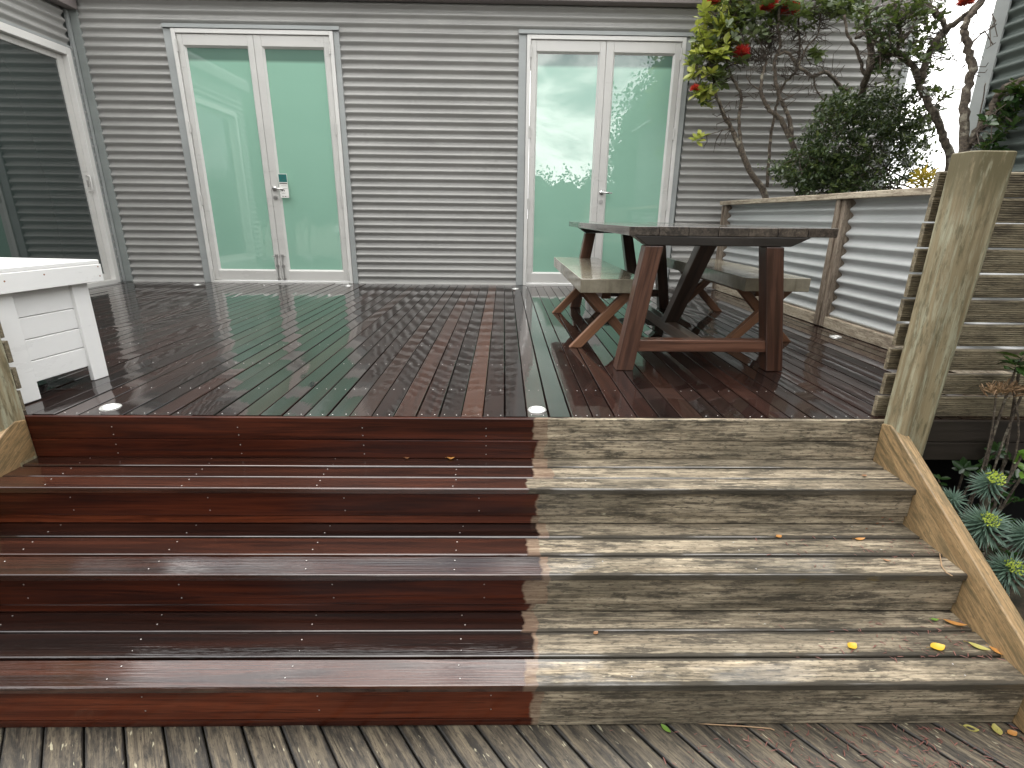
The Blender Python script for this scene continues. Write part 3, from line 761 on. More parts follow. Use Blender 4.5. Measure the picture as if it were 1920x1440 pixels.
# local frame: y along the visible side, x out of it
hl = (B-A).length/2; D = 1.15; H = .475
def lb(a, b, name, material='white_paint', bev=.003, parent=None):
    mb = MB().box(a, b); me = mb.mesh(name, bev); return link(name, me, material, parent or box)
lb((-.022, -hl, 0), (0, -hl+.105, H), 'leg_board'); lb((-.022, hl-.085, 0), (0, hl, H), 'leg_board')
lb((-.066, hl-.021, 0), (-.023, hl+.001, H), 'leg_board'); lb((-.11, -hl-.001, 0), (-.023, -hl+.021, H), 'leg_board')
lb((-D, -hl, 0), (-D+.09, -hl+.021, H), 'leg_board')
zs = [.075, .172, .268, .365, .4745]
for i in range(4):
    lb((-.036, -hl+.022, zs[i]), (-.014-.001*i, hl-.022, zs[i+1]-.003), 'side_panel')
    lb((-D+.02, -hl+.006, zs[i]), (-.037, -hl+.026, zs[i+1]-.003), 'front_panel')
    lb((-D+.02, hl-.026, zs[i]), (-.037, hl-.006, zs[i+1]-.003), 'back_panel')
lb((-D+.02, -hl+.03, .08), (-.04, hl-.03, .10), 'floor_board')
ltop = MB().box((-D-.03, -hl-.04, .563), (.030, hl+.062, .583)).mesh('lid', .004); lid = link('lid', ltop, 'white_paint', box)
lb((.012, -hl-.042, .479), (.034, hl+.064, .5625), 'lid_edge', parent=lid)
lb((-D-.03, hl+.040, .479), (.0115, hl+.062, .5625), 'lid_edge', parent=lid)
lb((-D-.03, -hl-.040, .479), (.0115, -hl-.018, .5625), 'lid_edge', parent=lid)
nh = MB()
for y, z in ((hl+.045, .55), (hl+.045, .505), (0, .54), (-hl+.06, .53)): nh.dome((.0342, y, z), .004, .001, nrm=(1, 0, 0), n=7, rings=1)
link('nail_heads', nh.mesh('nail_heads'), 'rust', lid)['kind'] = 'stuff'

# ------------------------------------------------------------------ table
tb = empty('picnic_table', (1.16, 3.95, 0), 'heavy dark timber table with trestle legs standing on the wet deck', 'table')
tx0, tx1, ty0, ty1, tz = .640, 1.722, 2.76, 5.36, .768
npl = 7; pw = (tx1-tx0)/npl
for i in range(npl):
    MB().box((tx0+pw*i+.001, ty0+random.uniform(0, .006), tz-.046), (tx0+pw*(i+1)-.001, ty1, tz+random.uniform(-.0015, .001))).build('top_plank', 'table_plank', tb, bevel=.003)
def leg_pair(y0, y1):
    cx = (tx0+tx1)/2-.085
    for s in (-1, 1):
        xt, xb = cx+s*.315, cx+s*.420
        hw = .047
        poly = [(xb-hw, 0), (xb+hw, 0), (xt+hw, .672), (xt-hw, .672)]
        MB().prism(poly, y0, y1, 'Y').build('leg', 'table_leg', tb, bevel=.005, grain_rot=rotY(math.atan2(xt-xb, .672)))
    MB().box((cx-.365, y0+.012, .106), (cx+.365, y1-.014, .172)).build('crossbar', 'table_beam', tb, bevel=.004)
    MB().prism([(tx0+.10, .674), (tx1-.23, .674), (tx1-.13, .721), (tx0+.03, .721)], y0-.004, y1+.004, 'Y').build('cleat', 'table_dark', tb, bevel=.004)
    return cx
cx = leg_pair(2.768, 2.862); leg_pair(4.86, 4.954)
MB().box((cx-.032, 2.864, .095), (cx+.032, 4.858, .165)).build('stretcher', 'table_long', tb, bevel=.004)
for (ya, yb, za, zb) in ((3.38, 2.90, .16, .672), (4.34, 4.82, .16, .672)):
    d = .045
    MB().prism([(ya-d, za), (ya+d, za), (yb+d, zb), (yb-d, zb)], cx-.045, cx+.045, 'X').build('brace', 'table_long', tb, bevel=.004, grain_rot=Matrix.Rotation(-math.atan2(yb-ya, zb-za), 3, 'X') @ Matrix.Rotation(R(90), 3, 'X'))

# ------------------------------------------------------------------ benches
def bench(x0, x1, y0, y1, label, legs):
    b = empty('bench', ((x0+x1)/2, (y0+y1)/2, 0), label, 'bench', 'benches beside the table')
    zt, th = .452, .085
    MB().box((x0, y0, zt-th), (x1, y1, zt)).build('seat', 'bench_top', b, bevel=.004)
    for y in legs:
        ins = .035; hw = .040; zl = zt-th-.002
        for s, dy in ((1, 0), (-1, .0465)):
            xb, xt = (x0+.0, x1-.065) if s == 1 else (x1-.0, x0+.065)
            yy = y+dy
            a = [(xb-hw*1.0, 0), (xb+hw*1.0, 0), (xt+hw, zl), (xt-hw, zl)]
            MB().prism(a, yy, yy+.045, 'Y').build('leg', 'bench_leg', b, bevel=.004, grain_rot=rotY(-math.atan2(zl, xt-xb)))
    MB().box(((x0+x1)/2-.03, legs[0]+.095, zt-th-.062), ((x0+x1)/2+.03, legs[1]-.003, zt-th-.001)).build('rail', 'bench_leg', b, bevel=.004, grain_rot=Matrix.Rotation(R(90), 3, 'Z'))
    return b
bench(.470, .868, 3.20, 4.98, 'stone grey slab bench between table and mint glass doors', (3.29, 4.56))
bench(1.545, 1.965, 3.34, 5.10, 'stone grey slab bench between table and corrugated screen', (3.46, 4.66))

# ------------------------------------------------------------------ recessed deck lights
for px, py, lab in ((207, 763, 'beside the white storage box'), (1007, 768, 'at the deck edge above the oiled and bare seam'), (370, 533.5, 'beside the hinge side of the carded door'),
                    (653, 535.5, 'at the lock side corner of the carded door'), (966, 541, 'against the wall beside the plain double door'), (1567, 631, 'under the middle post of the corrugated screen')):
    p = atZ(px, py, 0.002)
    p.y = min(p.y, W-.075); p.x = min(p.x, FX-.05)
    L = empty('deck_light', (p.x, p.y, 0), 'round flush deck light '+lab, 'deck light', 'round lights let into the deck')
    pts = [(.041, -.004), (.041, .003), (.038, .0055), (.030, .0062), (.0285, .004)]
    n = 28; v = []; f = []
    for r_, z_ in pts: v += [(p.x+r_*math.cos(2*math.pi*k/n), p.y+r_*math.sin(2*math.pi*k/n), z_) for k in range(n)]
    for i in range(len(pts)-1):
        for k in range(n): f.append((i*n+k, i*n+(k+1) % n, (i+1)*n+(k+1) % n, (i+1)*n+k))
    mb = MB(); mb.v = v; mb.f = f; mb.build('rim', 'light_rim', L, smooth=True)
    MB().dome((p.x, p.y, .003), .029, .003, n=24, rings=4).build('lens', 'light_lens', L, smooth=True)

# ------------------------------------------------------------------ trees and shrubs behind the screen
def smooth_path(pts, n=4):
    out = []
    P = [pts[0]]+pts+[pts[-1]]
    for i in range(1, len(P)-2):
        for k in range(n):
            t = k/n; a, b, c, d = (Vector(q) for q in P[i-1:i+3])
            out.append(.5*((2*b)+(c-a)*t+(2*a-5*b+4*c-d)*t*t+(3*b-a-3*c+d)*t**3))
    out.append(Vector(pts[-1])); return out
def tree(name, label, branches, group=None, cat='tree'):
    """branches: list of (world points, r0, r1). Returns root, skeleton points"""
    base = Vector(branches[0][0][0])
    root = empty(name, base, label, cat, group); mb = MB(); sk = []
    for pts, r0, r1 in branches:
        sp = smooth_path(pts, 5); n = len(sp)
        sp = [p+Vector(rng.normal(size=3)*min(r0, .02)*.22) if 0 < i < n-1 else p for i, p in enumerate(sp)]
        rad = [(r0+(r1-r0)*i/(n-1))*random.uniform(.93, 1.08) for i in range(n)]
        mb.tube(sp, rad, 9 if r0 > .015 else 6); sk += sp
    o = mb.build('trunk', 'bark', root, smooth=True)
    return root, np.array([tuple(p) for p in sk])
def twigs(root, sk, targets, r=.0032, name='twigs'):
    mb = MB()
    for t in targets:
        t = Vector(t); d = np.linalg.norm(sk-np.array(t), axis=1)+np.abs(rng.normal(size=len(sk)))*.08
        s_ = Vector(sk[int(np.argmin(d))])
        mid1 = s_.lerp(t, .35)+Vector(rng.normal(size=3)*.03); mid2 = s_.lerp(t, .7)+Vector(rng.normal(size=3)*.03)
        mb.tube([s_, mid1, mid2, t], [r*1.5, r*1.2, r, r*.7], 5, cap=False)
    o = mb.build(name, 'twig', root); o['kind'] = 'stuff'; return o
def z7(x, y, Y): return atY(x/3.79+1280, y/3.79, Y)
def z6(x, y, Y): return atY(x/4.234+1600, y/4.234, Y)
def foot(p, dx=0.0, dy=0.0): return Vector((p.x+dx, p.y+dy, -.74))
def pxblob(n, cx_, cy_, rx, ry, Y, dY, surf=.0):
    out = []
    while len(out) < n:
        a, b = rng.uniform(-1, 1, 2)
        if a*a+b*b > 1 or a*a+b*b < surf*rng.random(): continue
        out.append(atY(cx_+a*rx, cy_+b*ry, Y+rng.uniform(-dY, dY)))
    return out
def flower(root, c, r, n=480):
    P = np.tile(np.array(c), (n, 1)); D = rdir(n); D[:, 2] = np.abs(D[:, 2])*1.0-.25
    cl_ = leaf_cloud(P, D, rdir(n), np.full(n, r)*rng.uniform(.7, 1.1, n), 'needle')
    return cloud_obj('flower', [cl_], 'flower_red', root)

# pohutukawa nearest the house wall
Y1 = 6.0
b1 = z7(590, 1400, Y1)
br = [([foot(b1, .15), b1+Vector((.08, 0, -.6)), b1, z7(500, 1250, Y1), z7(420, 1080, Y1), z7(370, 960, Y1), z7(350, 920, Y1), z7(290, 800, Y1-.05), z7(240, 680, Y1-.1), z7(215, 560, Y1-.1), z7(180, 380, Y1-.1)], .040, .010),
      ([z7(440, 1110, Y1), z7(410, 1000, Y1), z7(400, 850, Y1), z7(415, 690, Y1-.02), z7(370, 580, Y1-.05), z7(330, 480, Y1-.1), z7(300, 330, Y1-.12), z7(330, 120, Y1-.1), z7(360, -120, Y1-.1)], .020, .007),
      ([z7(350, 920, Y1), z7(290, 925, Y1-.05), z7(240, 940, Y1-.1), z7(170, 960, Y1-.12)], .006, .003),
      ([z7(600, 1330, Y1+.05), z7(620, 1050, Y1+.1), z7(640, 880, Y1+.1), z7(670, 740, Y1+.1), z7(720, 600, Y1+.08), z7(810, 490, Y1), z7(835, 300, Y1), z7(820, 190, Y1), z7(840, -60, Y1)], .017, .009),
      ([z7(240, 690, Y1-.1), z7(130, 600, Y1-.15), z7(90, 480, Y1-.2)], .008, .004),
      ([z7(320, 470, Y1-.1), z7(440, 440, Y1-.1), z7(560, 400, Y1-.1), z7(640, 260, Y1-.1)], .006, .003),
      ([z7(400, 840, Y1), z7(330, 850, Y1-.05), z7(270, 760, Y1-.1)], .007, .004),
      ([z7(360, -100, Y1-.1), z7(420, -500, Y1-.1), z7(400, -900, Y1)], .01, .004), ([z7(840, -60, Y1), z7(760, -480, Y1-.1), z7(860, -900, Y1)], .01, .004)]
t1, sk1 = tree('pohutukawa_tree', 'twisted small tree with lime leaves and red brush flowers by the house wall', br)
Yc = Y1-.12
lime = pxblob(52, 1345, 60, 40, 60, Yc, .18)+pxblob(28, 1318, 120, 25, 60, Yc, .15)+pxblob(10, 1325, 180, 16, 20, Yc, .1)+pxblob(6, 1365, 95, 25, 15, Yc, .1)+[z7(130, 975, Y1-.13), z7(100, 1000, Y1-.13)]+pxblob(6, 1395, 10, 40, 20, Yc, .1)
gre = pxblob(46, 1345, 75, 50, 85, Yc+.05, .2)+pxblob(70, 1420, 10, 75, 45, Yc, .25)+pxblob(90, 1430, -120, 120, 110, Yc, .4)+pxblob(16, 1330, 160, 28, 40, Yc+.05, .15)+pxblob(10, 1490, 40, 40, 22, Yc, .2)
cloud_obj('crown', [rosettes(gre, 8, .088)], 'leaf_green', t1)
cloud_obj('young_leaves', [rosettes(lime, 8, .098)], 'leaf_lime', t1)
grey = pxblob(50, 1400, 45, 60, 40, Yc-.05, .2)
cloud_obj('grey_leaves', [rosettes(grey, 7, .08)], 'leaf_grey', t1)
bare = [z7(random.uniform(300, 900), random.uniform(180, 520), Y1+rng.uniform(-.15, .15)) for _ in range(150)]+[z7(random.uniform(120, 480), random.uniform(480, 1100), Y1+rng.uniform(-.1, .1)) for _ in range(26)]
twigs(t1, sk1, lime+gre[:90]+grey+bare)
for x, y, r in ((595, 60, .075), (625, 25, .08), (760, 75, .105), (418, 378, .09), (88, 634, .055), (210, 10, .08)):
    flower(t1, z7(x, y, Yc-.12), r)

Y2 = 5.75
b2 = z7(885, 1320, Y2)
br = [([foot(b2, .1), b2+Vector((.05, 0, -.6)), b2, z7(820, 1130, Y2), z7(770, 1000, Y2), z7(700, 850, Y2), z7(620, 780, Y2), z7(555, 650, Y2), z7(575, 520, Y2), z7(600, 420, Y2)], .036, .012),
      ([z7(775, 1000, Y2), z7(765, 880, Y2), z7(735, 780, Y2), z7(690, 690, Y2), z7(655, 560, Y2), z7(650, 440, Y2), z7(690, 330, Y2), z7(680, 150, Y2), z7(720, -80, Y2)], .022, .012),
      ([z7(560, 650, Y2), z7(490, 600, Y2), z7(455, 550, Y2)], .007, .004),
      ([z7(660, 400, Y2), z7(740, 370, Y2), z7(820, 470, Y2), z7(920, 540, Y2), z7(1010, 510, Y2), z7(1080, 570, Y2+.1), z7(1130, 620, Y2+.15), z7(1250, 700, Y2+.25)], .014, .022),
      ([z7(930, 540, Y2), z7(950, 640, Y2), z7(1020, 730, Y2)], .009, .005),
      ([z7(820, 470, Y2), z7(880, 340, Y2), z7(960, 250, Y2), z7(970, 180, Y2), z7(1000, -40, Y2)], .011, .006),
      ([z7(830, 300, Y2), z7(900, 440, Y2), z7(1000, 480, Y2)], .005, .003),
      ([z7(720, -80, Y2), z7(700, -500, Y2), z7(800, -900, Y2)], .011, .004)]
t2, sk2 = tree('pohutukawa_tree', 'thin scaly branched tree rising out of the dark shrub, mostly bare twigs', br)
gr2 = pxblob(70, 1540, 8, 80, 30, Y2, .3)+pxblob(70, 1540, -120, 110, 90, Y2, .4)+pxblob(6, 1530, 105, 12, 12, Y2, .1)+pxblob(10, 1590, 22, 25, 18, Y2, .2)
cloud_obj('crown', [rosettes(gr2, 8, .085)], 'leaf_green', t2)
cloud_obj('grey_leaves', [rosettes(pxblob(24, 1585, 12, 50, 26, Y2-.1, .2), 7, .085)], 'leaf_grey', t2)
twigs(t2, sk2, gr2[:60]+[z7(random.uniform(480, 1150), random.uniform(150, 720), Y2+rng.uniform(-.2, .2)) for _ in range(170)], .0026)

# third tree: the dark forked one towards the gap between the buildings
Y3 = 5.0
b3 = z6(770, 1310, Y3)
br = [([foot(b3, .05), b3+Vector((.02, 0, -.6)), b3, z6(730, 1150, Y3), z6(690, 1010, Y3), z6(600, 830, Y3), z6(530, 680, Y3), z6(470, 520, Y3), z6(350, 420, Y3), z6(250, 430, Y3), z6(120, 270, Y3+.1), z6(20, 300, Y3+.2)], .040, .014),
      ([z6(535, 660, Y3), z6(560, 540, Y3), z6(600, 430, Y3), z6(660, 320, Y3), z6(720, 250, Y3), z6(850, 150, Y3-.05), z6(930, 90, Y3-.1), z6(1060, -40, Y3-.15)], .030, .020),
      ([z6(720, 240, Y3), z6(715, 160, Y3), z6(640, 90, Y3), z6(600, 20, Y3), z6(580, -80, Y3)], .022, .015),
      ([z6(270, 430, Y3), z6(170, 500, Y3+.1), z6(90, 640, Y3+.3), z6(60, 760, Y3+.4)], .026, .030),
      ([z6(130, 560, Y3+.2), z6(130, 320, Y3+.2), z6(110, 100, Y3+.2), z6(90, -60, Y3+.2)], .028, .022),
      ([z6(105, 610, Y3+.27), z6(70, 540, Y3+.25), z6(40, 430, Y3+.25), z6(-40, 280, Y3+.25), z6(-70, 120, Y3+.25)], .016, .010),
      ([z6(350, 420, Y3), z6(370, 250, Y3), z6(340, 60, Y3), z6(330, -60, Y3)], .015, .010),
      ([z6(380, 330, Y3), z6(460, 240, Y3), z6(520, 110, Y3), z6(560, 20, Y3)], .016, .008),
      ([z6(90, -60, Y3+.2), z6(150, -500, Y3+.1)], .02, .008), ([z6(580, -80, Y3), z6(480, -500, Y3)], .014, .006), ([z6(1060, -40, Y3-.15), z6(1100, -400, Y3-.2)], .018, .008)]
t3, sk3 = tree('pohutukawa_tree', 'dark forked tree leaning in front of the bright gap between the buildings', br)
dk = pxblob(70, 1690, 15, 90, 30, Y3, .4)+pxblob(110, 1700, -120, 150, 90, Y3, .5)+pxblob(80, 1675, 95, 70, 55, Y3+.1, .3)+pxblob(44, 1748, 150, 42, 80, Y3+.1, .25)+pxblob(12, 1635, 40, 30, 30, Y3, .2)
cloud_obj('crown', [rosettes(dk, 7, .06)], 'leaf_dark', t3)
cloud_obj('side_leaves', [rosettes(pxblob(26, 1690, 60, 90, 50, Y3, .3), 7, .07)], 'leaf_green', t3)
twigs(t3, sk3, dk[:70]+dk[180:]+pxblob(60, 1700, 90, 110, 80, Y3, .3), .0032)
flower(t3, z6(890, 20, Y3-.2), .07)

Y4 = 4.0
b4 = z6(880, 1200, Y4)
br = [([foot(b4, .02), b4+Vector((.0, 0, -.6)), b4, z6(885, 900, Y4), z6(905, 700, Y4), z6(935, 560, Y4), z6(915, 390, Y4), z6(880, 260, Y4), z6(890, 190, Y4), z6(950, 90, Y4), z6(1040, -20, Y4), z6(1100, -200, Y4)], .034, .016),
      ([z6(900, 1180, Y4), z6(960, 1080, Y4-.02), z6(1080, 900, Y4-.08), z6(1140, 780, Y4-.1), z6(1200, 700, Y4-.15), z6(1290, 660, Y4-.2), z6(1400, 610, Y4-.25), z6(1520, 500, Y4-.3)], .030, .018),
      ([z6(925, 370, Y4), z6(1000, 280, Y4), z6(1080, 230, Y4), z6(1130, 170, Y4)], .006, .003),
      ([z6(970, 1060, Y4), z6(1020, 840, Y4), z6(1050, 660, Y4)], .005, .003)]
t4, sk4 = tree('pohutukawa_tree', 'scaly two stemmed tree behind the mouldy fence post', br)
d4 = pxblob(22, 1880, 225, 32, 25, Y4-.2, .15)+pxblob(10, 1860, 275, 24, 14, Y4-.2, .1)+pxblob(16, 1905, 180, 24, 20, Y4-.25, .1)+pxblob(30, 1860, -90, 90, 60, Y4, .3)
cloud_obj('crown', [rosettes(d4, 6, .07)], 'leaf_glossy', t4)
twigs(t4, sk4, d4[:48]+pxblob(12, 1835, 60, 30, 60, Y4, .1)+pxblob(4, 1850, 140, 16, 40, Y4, .1), .0026)

# dark small-leaved shrub
Y5 = 5.45
stems = []
c0 = atY(1600, 360, Y5)
for k in range(16):
    e = pxblob(1, 1610, 265, 110, 85, Y5, .2)[0]
    s0 = Vector((c0.x+random.uniform(-.5, .8), Y5+random.uniform(-.1, .1), -.74)); s1 = Vector((s0.x+random.uniform(-.05, .05), s0.y, .9))
    stems.append(([s0, s1, s1.lerp(e, .5)+Vector(rng.normal(size=3)*.04), e], .012, .004))
t5, sk5 = tree('garden_shrub', 'dense dark small leaved shrub crowding over the top rail', stems, cat='shrub')
pts = pxblob(560, 1622, 272, 118, 98, Y5, .34)+pxblob(280, 1535, 325, 80, 44, Y5, .28)+pxblob(130, 1690, 215, 60, 60, Y5, .3)+pxblob(70, 1590, 205, 50, 30, Y5, .25)
P, D_, U, S = [], [], [], []
for c in pts:
    a = rdir(1)[0]; a[2] = abs(a[2])*.5; L_ = random.uniform(.08, .17)
    for k in range(15):
        P.append(np.array(c)+a*L_*k/12+rng.normal(size=3)*.006); d = rdir(1)[0]+a*.5; D_.append(d); U.append(np.array((0, -.3, 1))+rng.normal(size=3)*.35); S.append(random.uniform(.028, .05))
cloud_obj('crown', [leaf_cloud(P, D_, U, S, 'oval')], 'leaf_dark', t5)
pl = pxblob(22, 1640, 250, 90, 80, Y5-.3, .05)+pxblob(14, 1560, 330, 60, 30, Y5-.28, .05)
cloud_obj('young_leaves', [rosettes(pl, 7, .05)], 'leaf_green', t5)
twigs(t5, sk5, pts[::9], .0025)

# yellow leaved plant behind the end of the rail
c = atY(1742, 335, 4.3)
yp = empty('yellow_shrub', (c.x, 4.3, -.74), 'yellow leaved plant beyond the end of the top rail', 'plant')
MB().tube([(c.x, 4.3, -.74), (c.x, 4.3, .4), tuple(c)], [.014, .01, .006], 7).build('stem', 'bark', yp)
cloud_obj('leaves', [rosettes(pxblob(9, 1742, 335, 22, 22, 4.3, .1), 9, .11, 'blade')], 'leaf_yellow', yp)

# ------------------------------------------------------------------ garden plants beside the steps
def euphorbia(px, py, Y, size, fl, label):
    h = atY(px, py, Y)
    e = empty('euphorbia_plant', (h.x+.05, h.y+.05, -.74), label, 'plant', 'blue green euphorbias beside the steps')
    st = smooth_path([(h.x+.05, h.y+.05, -.74), (h.x+.06, h.y+.05, h.z-.2), tuple(h-Vector((.01, 0, .02)))], 6)
    MB().tube(st, .006, 6).build('stem', 'bark', e)
    P, D_, U, S = [], [], [], []
    ax = Vector((-.25, -.55, .8)).normalized()
    u = ax.orthogonal().normalized(); v_ = ax.cross(u)
    for i in range(104):
        t = 2.4*i; lev = i/104; el = -.55+1.35*lev
        d = (u*math.cos(t)+v_*math.sin(t))*math.cos(el)+ax*math.sin(el)
        P.append(h-ax*(.055*(1-lev))); D_.append(d); U.append(ax); S.append(size*random.uniform(.8, 1.1)*(1-.35*lev))
    cloud_obj('leaf_whorl', [leaf_cloud(P, D_, U, S, 'needle')], 'leaf_euphorbia', e)
    if fl:
        fp = [h+ax*.022+(u*math.cos(k*2.4)+v_*math.sin(k*2.4))*(.0052*math.sqrt(k)) for k in range(34)]
        n = len(fp)
        cloud_obj('flower_head', [leaf_cloud([p for p in fp for _ in range(3)], rdir(3*n)*.6+np.array(ax), rdir(3*n), np.full(3*n, .012), 'oval')], 'flower_lime', e)
euphorbia(1852, 980, 1.74, .115, True, 'broad blue green euphorbia whorl in the middle of its clump, lime flower head')
euphorbia(1862, 902, 1.80, .082, True, 'tallest blue green euphorbia of the clump with lime flower head')
euphorbia(1896, 1066, 1.66, .10, True, 'lowest blue green euphorbia along the stringer with lime flower head')
euphorbia(1788, 935, 1.84, .078, False, 'small flowerless euphorbia tuft tight against the stringer')
euphorbia(1935, 1000, 1.74, .10, False, 'flowerless blue green euphorbia leaning out from the clump')

def leafy(label, clusters, base, mat_, size, nl=7, nm='garden_shrub', stem=True):
    root = empty(nm, (base[0], base[1], -.74), label, 'shrub')
    mb = MB()
    for c in clusters[::max(1, len(clusters)//5)]:
        b = Vector((base[0]+random.uniform(-.05, .05), base[1], -.74)); c = Vector(c)
        mb.tube(smooth_path([tuple(b), tuple(b.lerp(c, .5)+Vector((random.uniform(-.04, .04), .02, .05))), tuple(c)], 5), [.006]*5+[.005]*5+[.0035], 6)
    mb.build('stem', 'bark', root)
    cloud_obj('leaves', [rosettes(clusters, nl, size, 'oval', spread=.6)], mat_, root)
c = [atY(1868, 845, 2.0), atY(1845, 870, 2.0), atY(1890, 860, 1.98), atY(1808, 880, 2.0), atY(1905, 900, 1.95), atY(1900, 935, 1.9), atY(1760, 900, 2.02)]
leafy('low glossy round leaved shrub under the slat fence', c, (2.05, 2.0), 'leaf_glossy', .052)
leafy('fresh green leafy sprig over the lower slats of the fence', [atY(1905, 690, 1.95), atY(1930, 705, 1.95), atY(1915, 670, 1.97)], (2.15, 1.97), 'leaf_glossy', .075, 8)
leafy('bright green leaved sapling beside the euphorbias', [atY(1918, 850, 1.85), atY(1925, 880, 1.85)], (2.02, 1.87), 'leaf_fresh', .05)
pts = [atY(1870+random.uniform(-40, 45), 1010+random.uniform(-110, 110), 1.95+random.uniform(-.08, .1)) for _ in range(36)]
leafy('shadowed undergrowth of small glossy leaves behind the euphorbias', pts, (2.1, 1.95), 'leaf_glossy', .04, 5)
# dead flower heads
dh = empty('dead_plant', (2.1, 1.93, -.74), 'dried brown wispy seed heads in front of the slat fence', 'plant')
mb = MB(); heads = [atY(1868, 735, 1.95), atY(1900, 732, 1.95)]
for h, foot_px in zip(heads, ((1850, 850), (1905, 850))):
    f_ = atY(*foot_px, 1.96); mb.tube(smooth_path([(f_.x, f_.y, -.74), tuple(f_), tuple(h)], 5), .0036, 6)
mb.build('stem', 'bark', dh)
P, D_ = [], []
for h in heads:
    for k in range(90): P.append(np.array(h)+rng.normal(size=3)*np.array((.022, .012, .010))); d = rdir(1)[0]; d[2] = abs(d[2])+.2; D_.append(d)
cloud_obj('seed_head', [leaf_cloud(P, D_, rdir(len(P)), rng.uniform(.02, .045, len(P)), 'blade')], 'dry_straw', dh)

# ------------------------------------------------------------------ hedge and trees behind the viewer: mirrored in the door glass
def foliage_mass(name, label, blobs, n, size, cat, stems_):
    base = stems_[0]
    root = empty(name, (base[0], base[1], -.74), label, cat); mb = MB()
    for s0 in stems_: mb.tube(smooth_path([(s0[0], s0[1], -.74), (s0[0]+.1, s0[1], s0[2]*.5), (s0[0]+.05, s0[1], s0[2])], 4), [s0[3]]*5+[s0[3]*.6]*4, 9)
    mb.build('trunk', 'bark', root, smooth=True)
    P = []
    vol = np.array([b[3]*b[4]*b[5] for b in blobs])**(2/3); vol = vol/vol.sum()
    for b, q in zip(blobs, vol):
        k = int(n*q); d = rdir(k)*(rng.random((k, 1))**.25)*(1+rng.normal(size=(k, 1))*.07)
        P.append(np.array(b[:3])+d*np.array(b[3:6]))
    P = np.concatenate(P); k = len(P)
    core = bmesh.new()
    for b in blobs:
        q = bmesh.ops.create_icosphere(core, subdivisions=3, radius=1)['verts']
        for v_ in q: v_.co = Vector(b[:3])-Vector((base[0], base[1], -.74))+Vector([v_.co[i]*b[3+i]*random.uniform(.70, .84) for i in range(3)])
    me = bpy.data.meshes.new('inner_foliage'); core.to_mesh(me); core.free(); link('inner_foliage', me, 'leaf_hedge', root)
    cloud_obj('crown', [leaf_cloud(P, rdir(k), rdir(k), size*rng.uniform(.6, 1.2, k), 'oval')], 'leaf_hedge', root)
foliage_mass('garden_hedge', 'long clipped leafy hedge behind the lower deck, mirrored in the glass', [(x, -4.9+random.uniform(-.15, .15), .72+random.uniform(-.1, .12)+(.05*x if x > -2.5 else .9), .95, .65, 1.5) for x in np.arange(-10, 9, 1.0)], 26000, .13, 'hedge', [(x, -4.9, 1.2, .03) for x in np.arange(-9.5, 9, 1.5)])
foliage_mass('garden_tree', 'broad leafy tree rising above the hedge, mirrored in the plain door', [(5.6, -5.4, 3.5, 2.3, 2.0, 2.0), (6.8, -5.6, 4.9, 2.3, 2, 2.0), (4.9, -5.3, 2.4, 1.8, 1.5, 1.5), (8.6, -5.4, 4, 2.4, 2, 2.6)], 22000, .15, 'tree', [(6.4, -5.4, 3.2, .16)])
foliage_mass('garden_tree', 'tall leafy tree left of the hedge, mirrored in the carded door', [(-7.4, -5.2, 3.8, 2.6, 1.8, 2.6), (-5.6, -5.4, 4.0, 1.8, 1.6, 2.2), (-9.4, -5.0, 4.4, 2.2, 2, 2.6)], 22000, .15, 'tree', [(-7.2, -5.2, 3.2, .16)])

# ------------------------------------------------------------------ fallen leaves and litter
def fallen(px, py, z, L, wd, mat_, rot, lab, curl=.25):
    p = atZ(px, py, z)
    root = None
    n = 9; v = []; f = []
    for i in range(n):
        t = i/(n-1); hw = wd*math.sin(math.pi*min(max(t, .02), .98))**.75*(1-.15*t)
        zc_ = L*curl*(2*t-1)**2*.5+.002
        x = (t-.5)*L
        v += [(x, -hw, zc_+hw*.35), (x, 0, zc_), (x, hw, zc_+hw*.30)]
    for i in range(n-1):
        a = i*3; f += [(a, a+3, a+4, a+1), (a+1, a+4, a+5, a+2)]
    v += [(-L*.5, 0, v[1][2]), (-L*.72, L*.05, .004), (-L*.72, L*.06, .006)]; k = len(v)-3; f.append((k, k+1, k+2))
    me = bpy.data.meshes.new('fallen_leaf'); me.from_pydata(v, [], f)
    for q in me.polygons: q.use_smooth = True
    o = link('fallen_leaf', me, mat_, None, loc=p, rot=(random.uniform(-.08, .08), random.uniform(-.08, .08), rot))
    setprops(o, lab, 'leaf', 'fallen leaves on the steps')
T3, LO = -.519, -.6935
fallen(1597, 1213, T3, .042, .014, 'fallen_yellow', .5, 'yellow fallen leaf lying alone on the lowest tread')
fallen(1757, 1215, T3, .050, .017, 'fallen_yellow', .1, 'largest yellow fallen leaf on the lowest tread')
fallen(1835, 1215, T3, .054, .012, 'fallen_olive', -.7, 'pale olive fallen leaf on the lowest tread near the stringer')
fallen(1869, 1223, T3, .042, .011, 'fallen_orange', -1.0, 'orange fallen leaf touching the stringer on the lowest tread')
fallen(1790, 1171, T3, .066, .012, 'fallen_orange', -.5, 'long curled orange brown leaf at the back of the lowest tread')
fallen(1752, 1163, T3, .026, .007, 'fallen_green', -.1, 'small green fallen leaf at the back of the lowest tread')
fallen(1117, 1188, T3, .020, .008, 'fallen_brown', .7, 'tiny brown leaf near the oiled seam of the lowest tread')
fallen(1460, 1007, TZ[1]+.001, .026, .010, 'fallen_orange', .4, 'small tan leaf on the middle tread')
fallen(1612, 1012, TZ[1]+.001, .040, .008, 'fallen_orange', .05, 'thin tan leaf in a joint of the middle tread')
fallen(1662, 1052, TZ[1]+.001, .024, .006, 'fallen_brown', -.5, 'small brown leaf on the front of the middle tread')
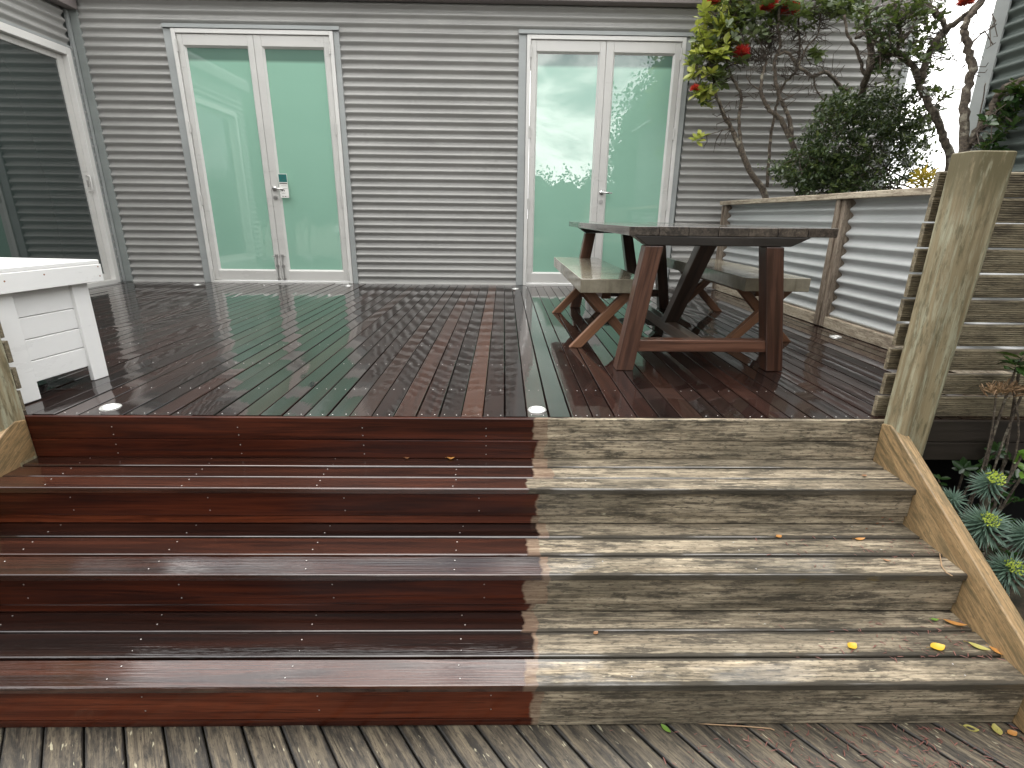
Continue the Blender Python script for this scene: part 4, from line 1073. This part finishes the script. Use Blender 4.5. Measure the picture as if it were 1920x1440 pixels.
fallen(1236, 853, TZ[0]+.001, .030, .010, 'fallen_yellow', .2, 'golden curled leaf against the fascia on the top tread', .5)
fallen(845, 861, TZ[0]+.001, .032, .010, 'fallen_orange', .1, 'pinkish brown leaf on the dark oiled top tread', .5)
fallen(763, 860, TZ[0]+.001, .020, .007, 'fallen_brown', .1, 'tiny brown leaf on the dark oiled top tread', .5)
fallen(1620, 893, TZ[0]+.001, .026, .008, 'fallen_brown', .3, 'brown leaf at the bare end of the top tread')
fallen(1820, 1368, LO, .040, .013, 'fallen_olive', -.4, 'olive leaf on the lower deck below the steps')
fallen(1868, 1370, LO, .040, .014, 'fallen_olive', 1.2, 'spotted olive leaf on the lower deck beside an orange one')
fallen(1897, 1376, LO, .032, .011, 'fallen_orange', .1, 'pale orange leaf on the lower deck')
fallen(1909, 1357, LO, .050, .016, 'fallen_orange', 2.2, 'russet leaf leaning against the lowest riser', .4)
fallen(1248, 1368, LO, .036, .009, 'fallen_green', -.9, 'yellow green leaf against the lowest riser on the lower deck')
# twigs
for pts, lab in (([(1268, 1352), (1330, 1358), (1400, 1362), (1445, 1366), (1452, 1369)], 'thin straw coloured twig lying under the lowest riser'), ([(1762, 1038), (1766, 1062), (1775, 1074), (1786, 1080)], 'short bent pale twig on the middle tread by the stringer')):
    z = LO if pts[0][1] > 1300 else TZ[1]+.001
    o = MB().tube([atZ(x, y, z+.003) for x, y in pts], .0019, 6).build('fallen_twig', 'dry_straw'); setprops(o, lab, 'twig')
# red stamens and crumbs
P = []
for _ in range(330):
    px = 1920-abs(random.gauss(0, 330)); py = 1362+random.random()**1.2*78
    if px > 1140: P.append(atZ(px, py, LO+.003))
for _ in range(130):
    px = 1880-abs(random.gauss(0, 190)); py = random.uniform(1160, 1235); P.append(atZ(px, py, T3+.002))
for _ in range(60):
    px = 1780-abs(random.gauss(0, 190)); py = random.uniform(1010, 1065); P.append(atZ(px, py, TZ[1]+.002))
d = rdir(len(P)); d[:, 2] *= .05
o = cloud_obj('flower_litter', [leaf_cloud(P, d, np.tile((0, 0, 1.), (len(P), 1)), rng.uniform(.006, .024, len(P)), 'blade')], 'litter_red', None)
setprops(o, 'scattered red brown flower stamens on the steps and lower deck', 'litter', kind='stuff')
P = [atZ(random.uniform(980, 1850), random.choice([random.uniform(865, 915), random.uniform(990, 1075), random.uniform(1160, 1280)]), 0) for _ in range(0)]
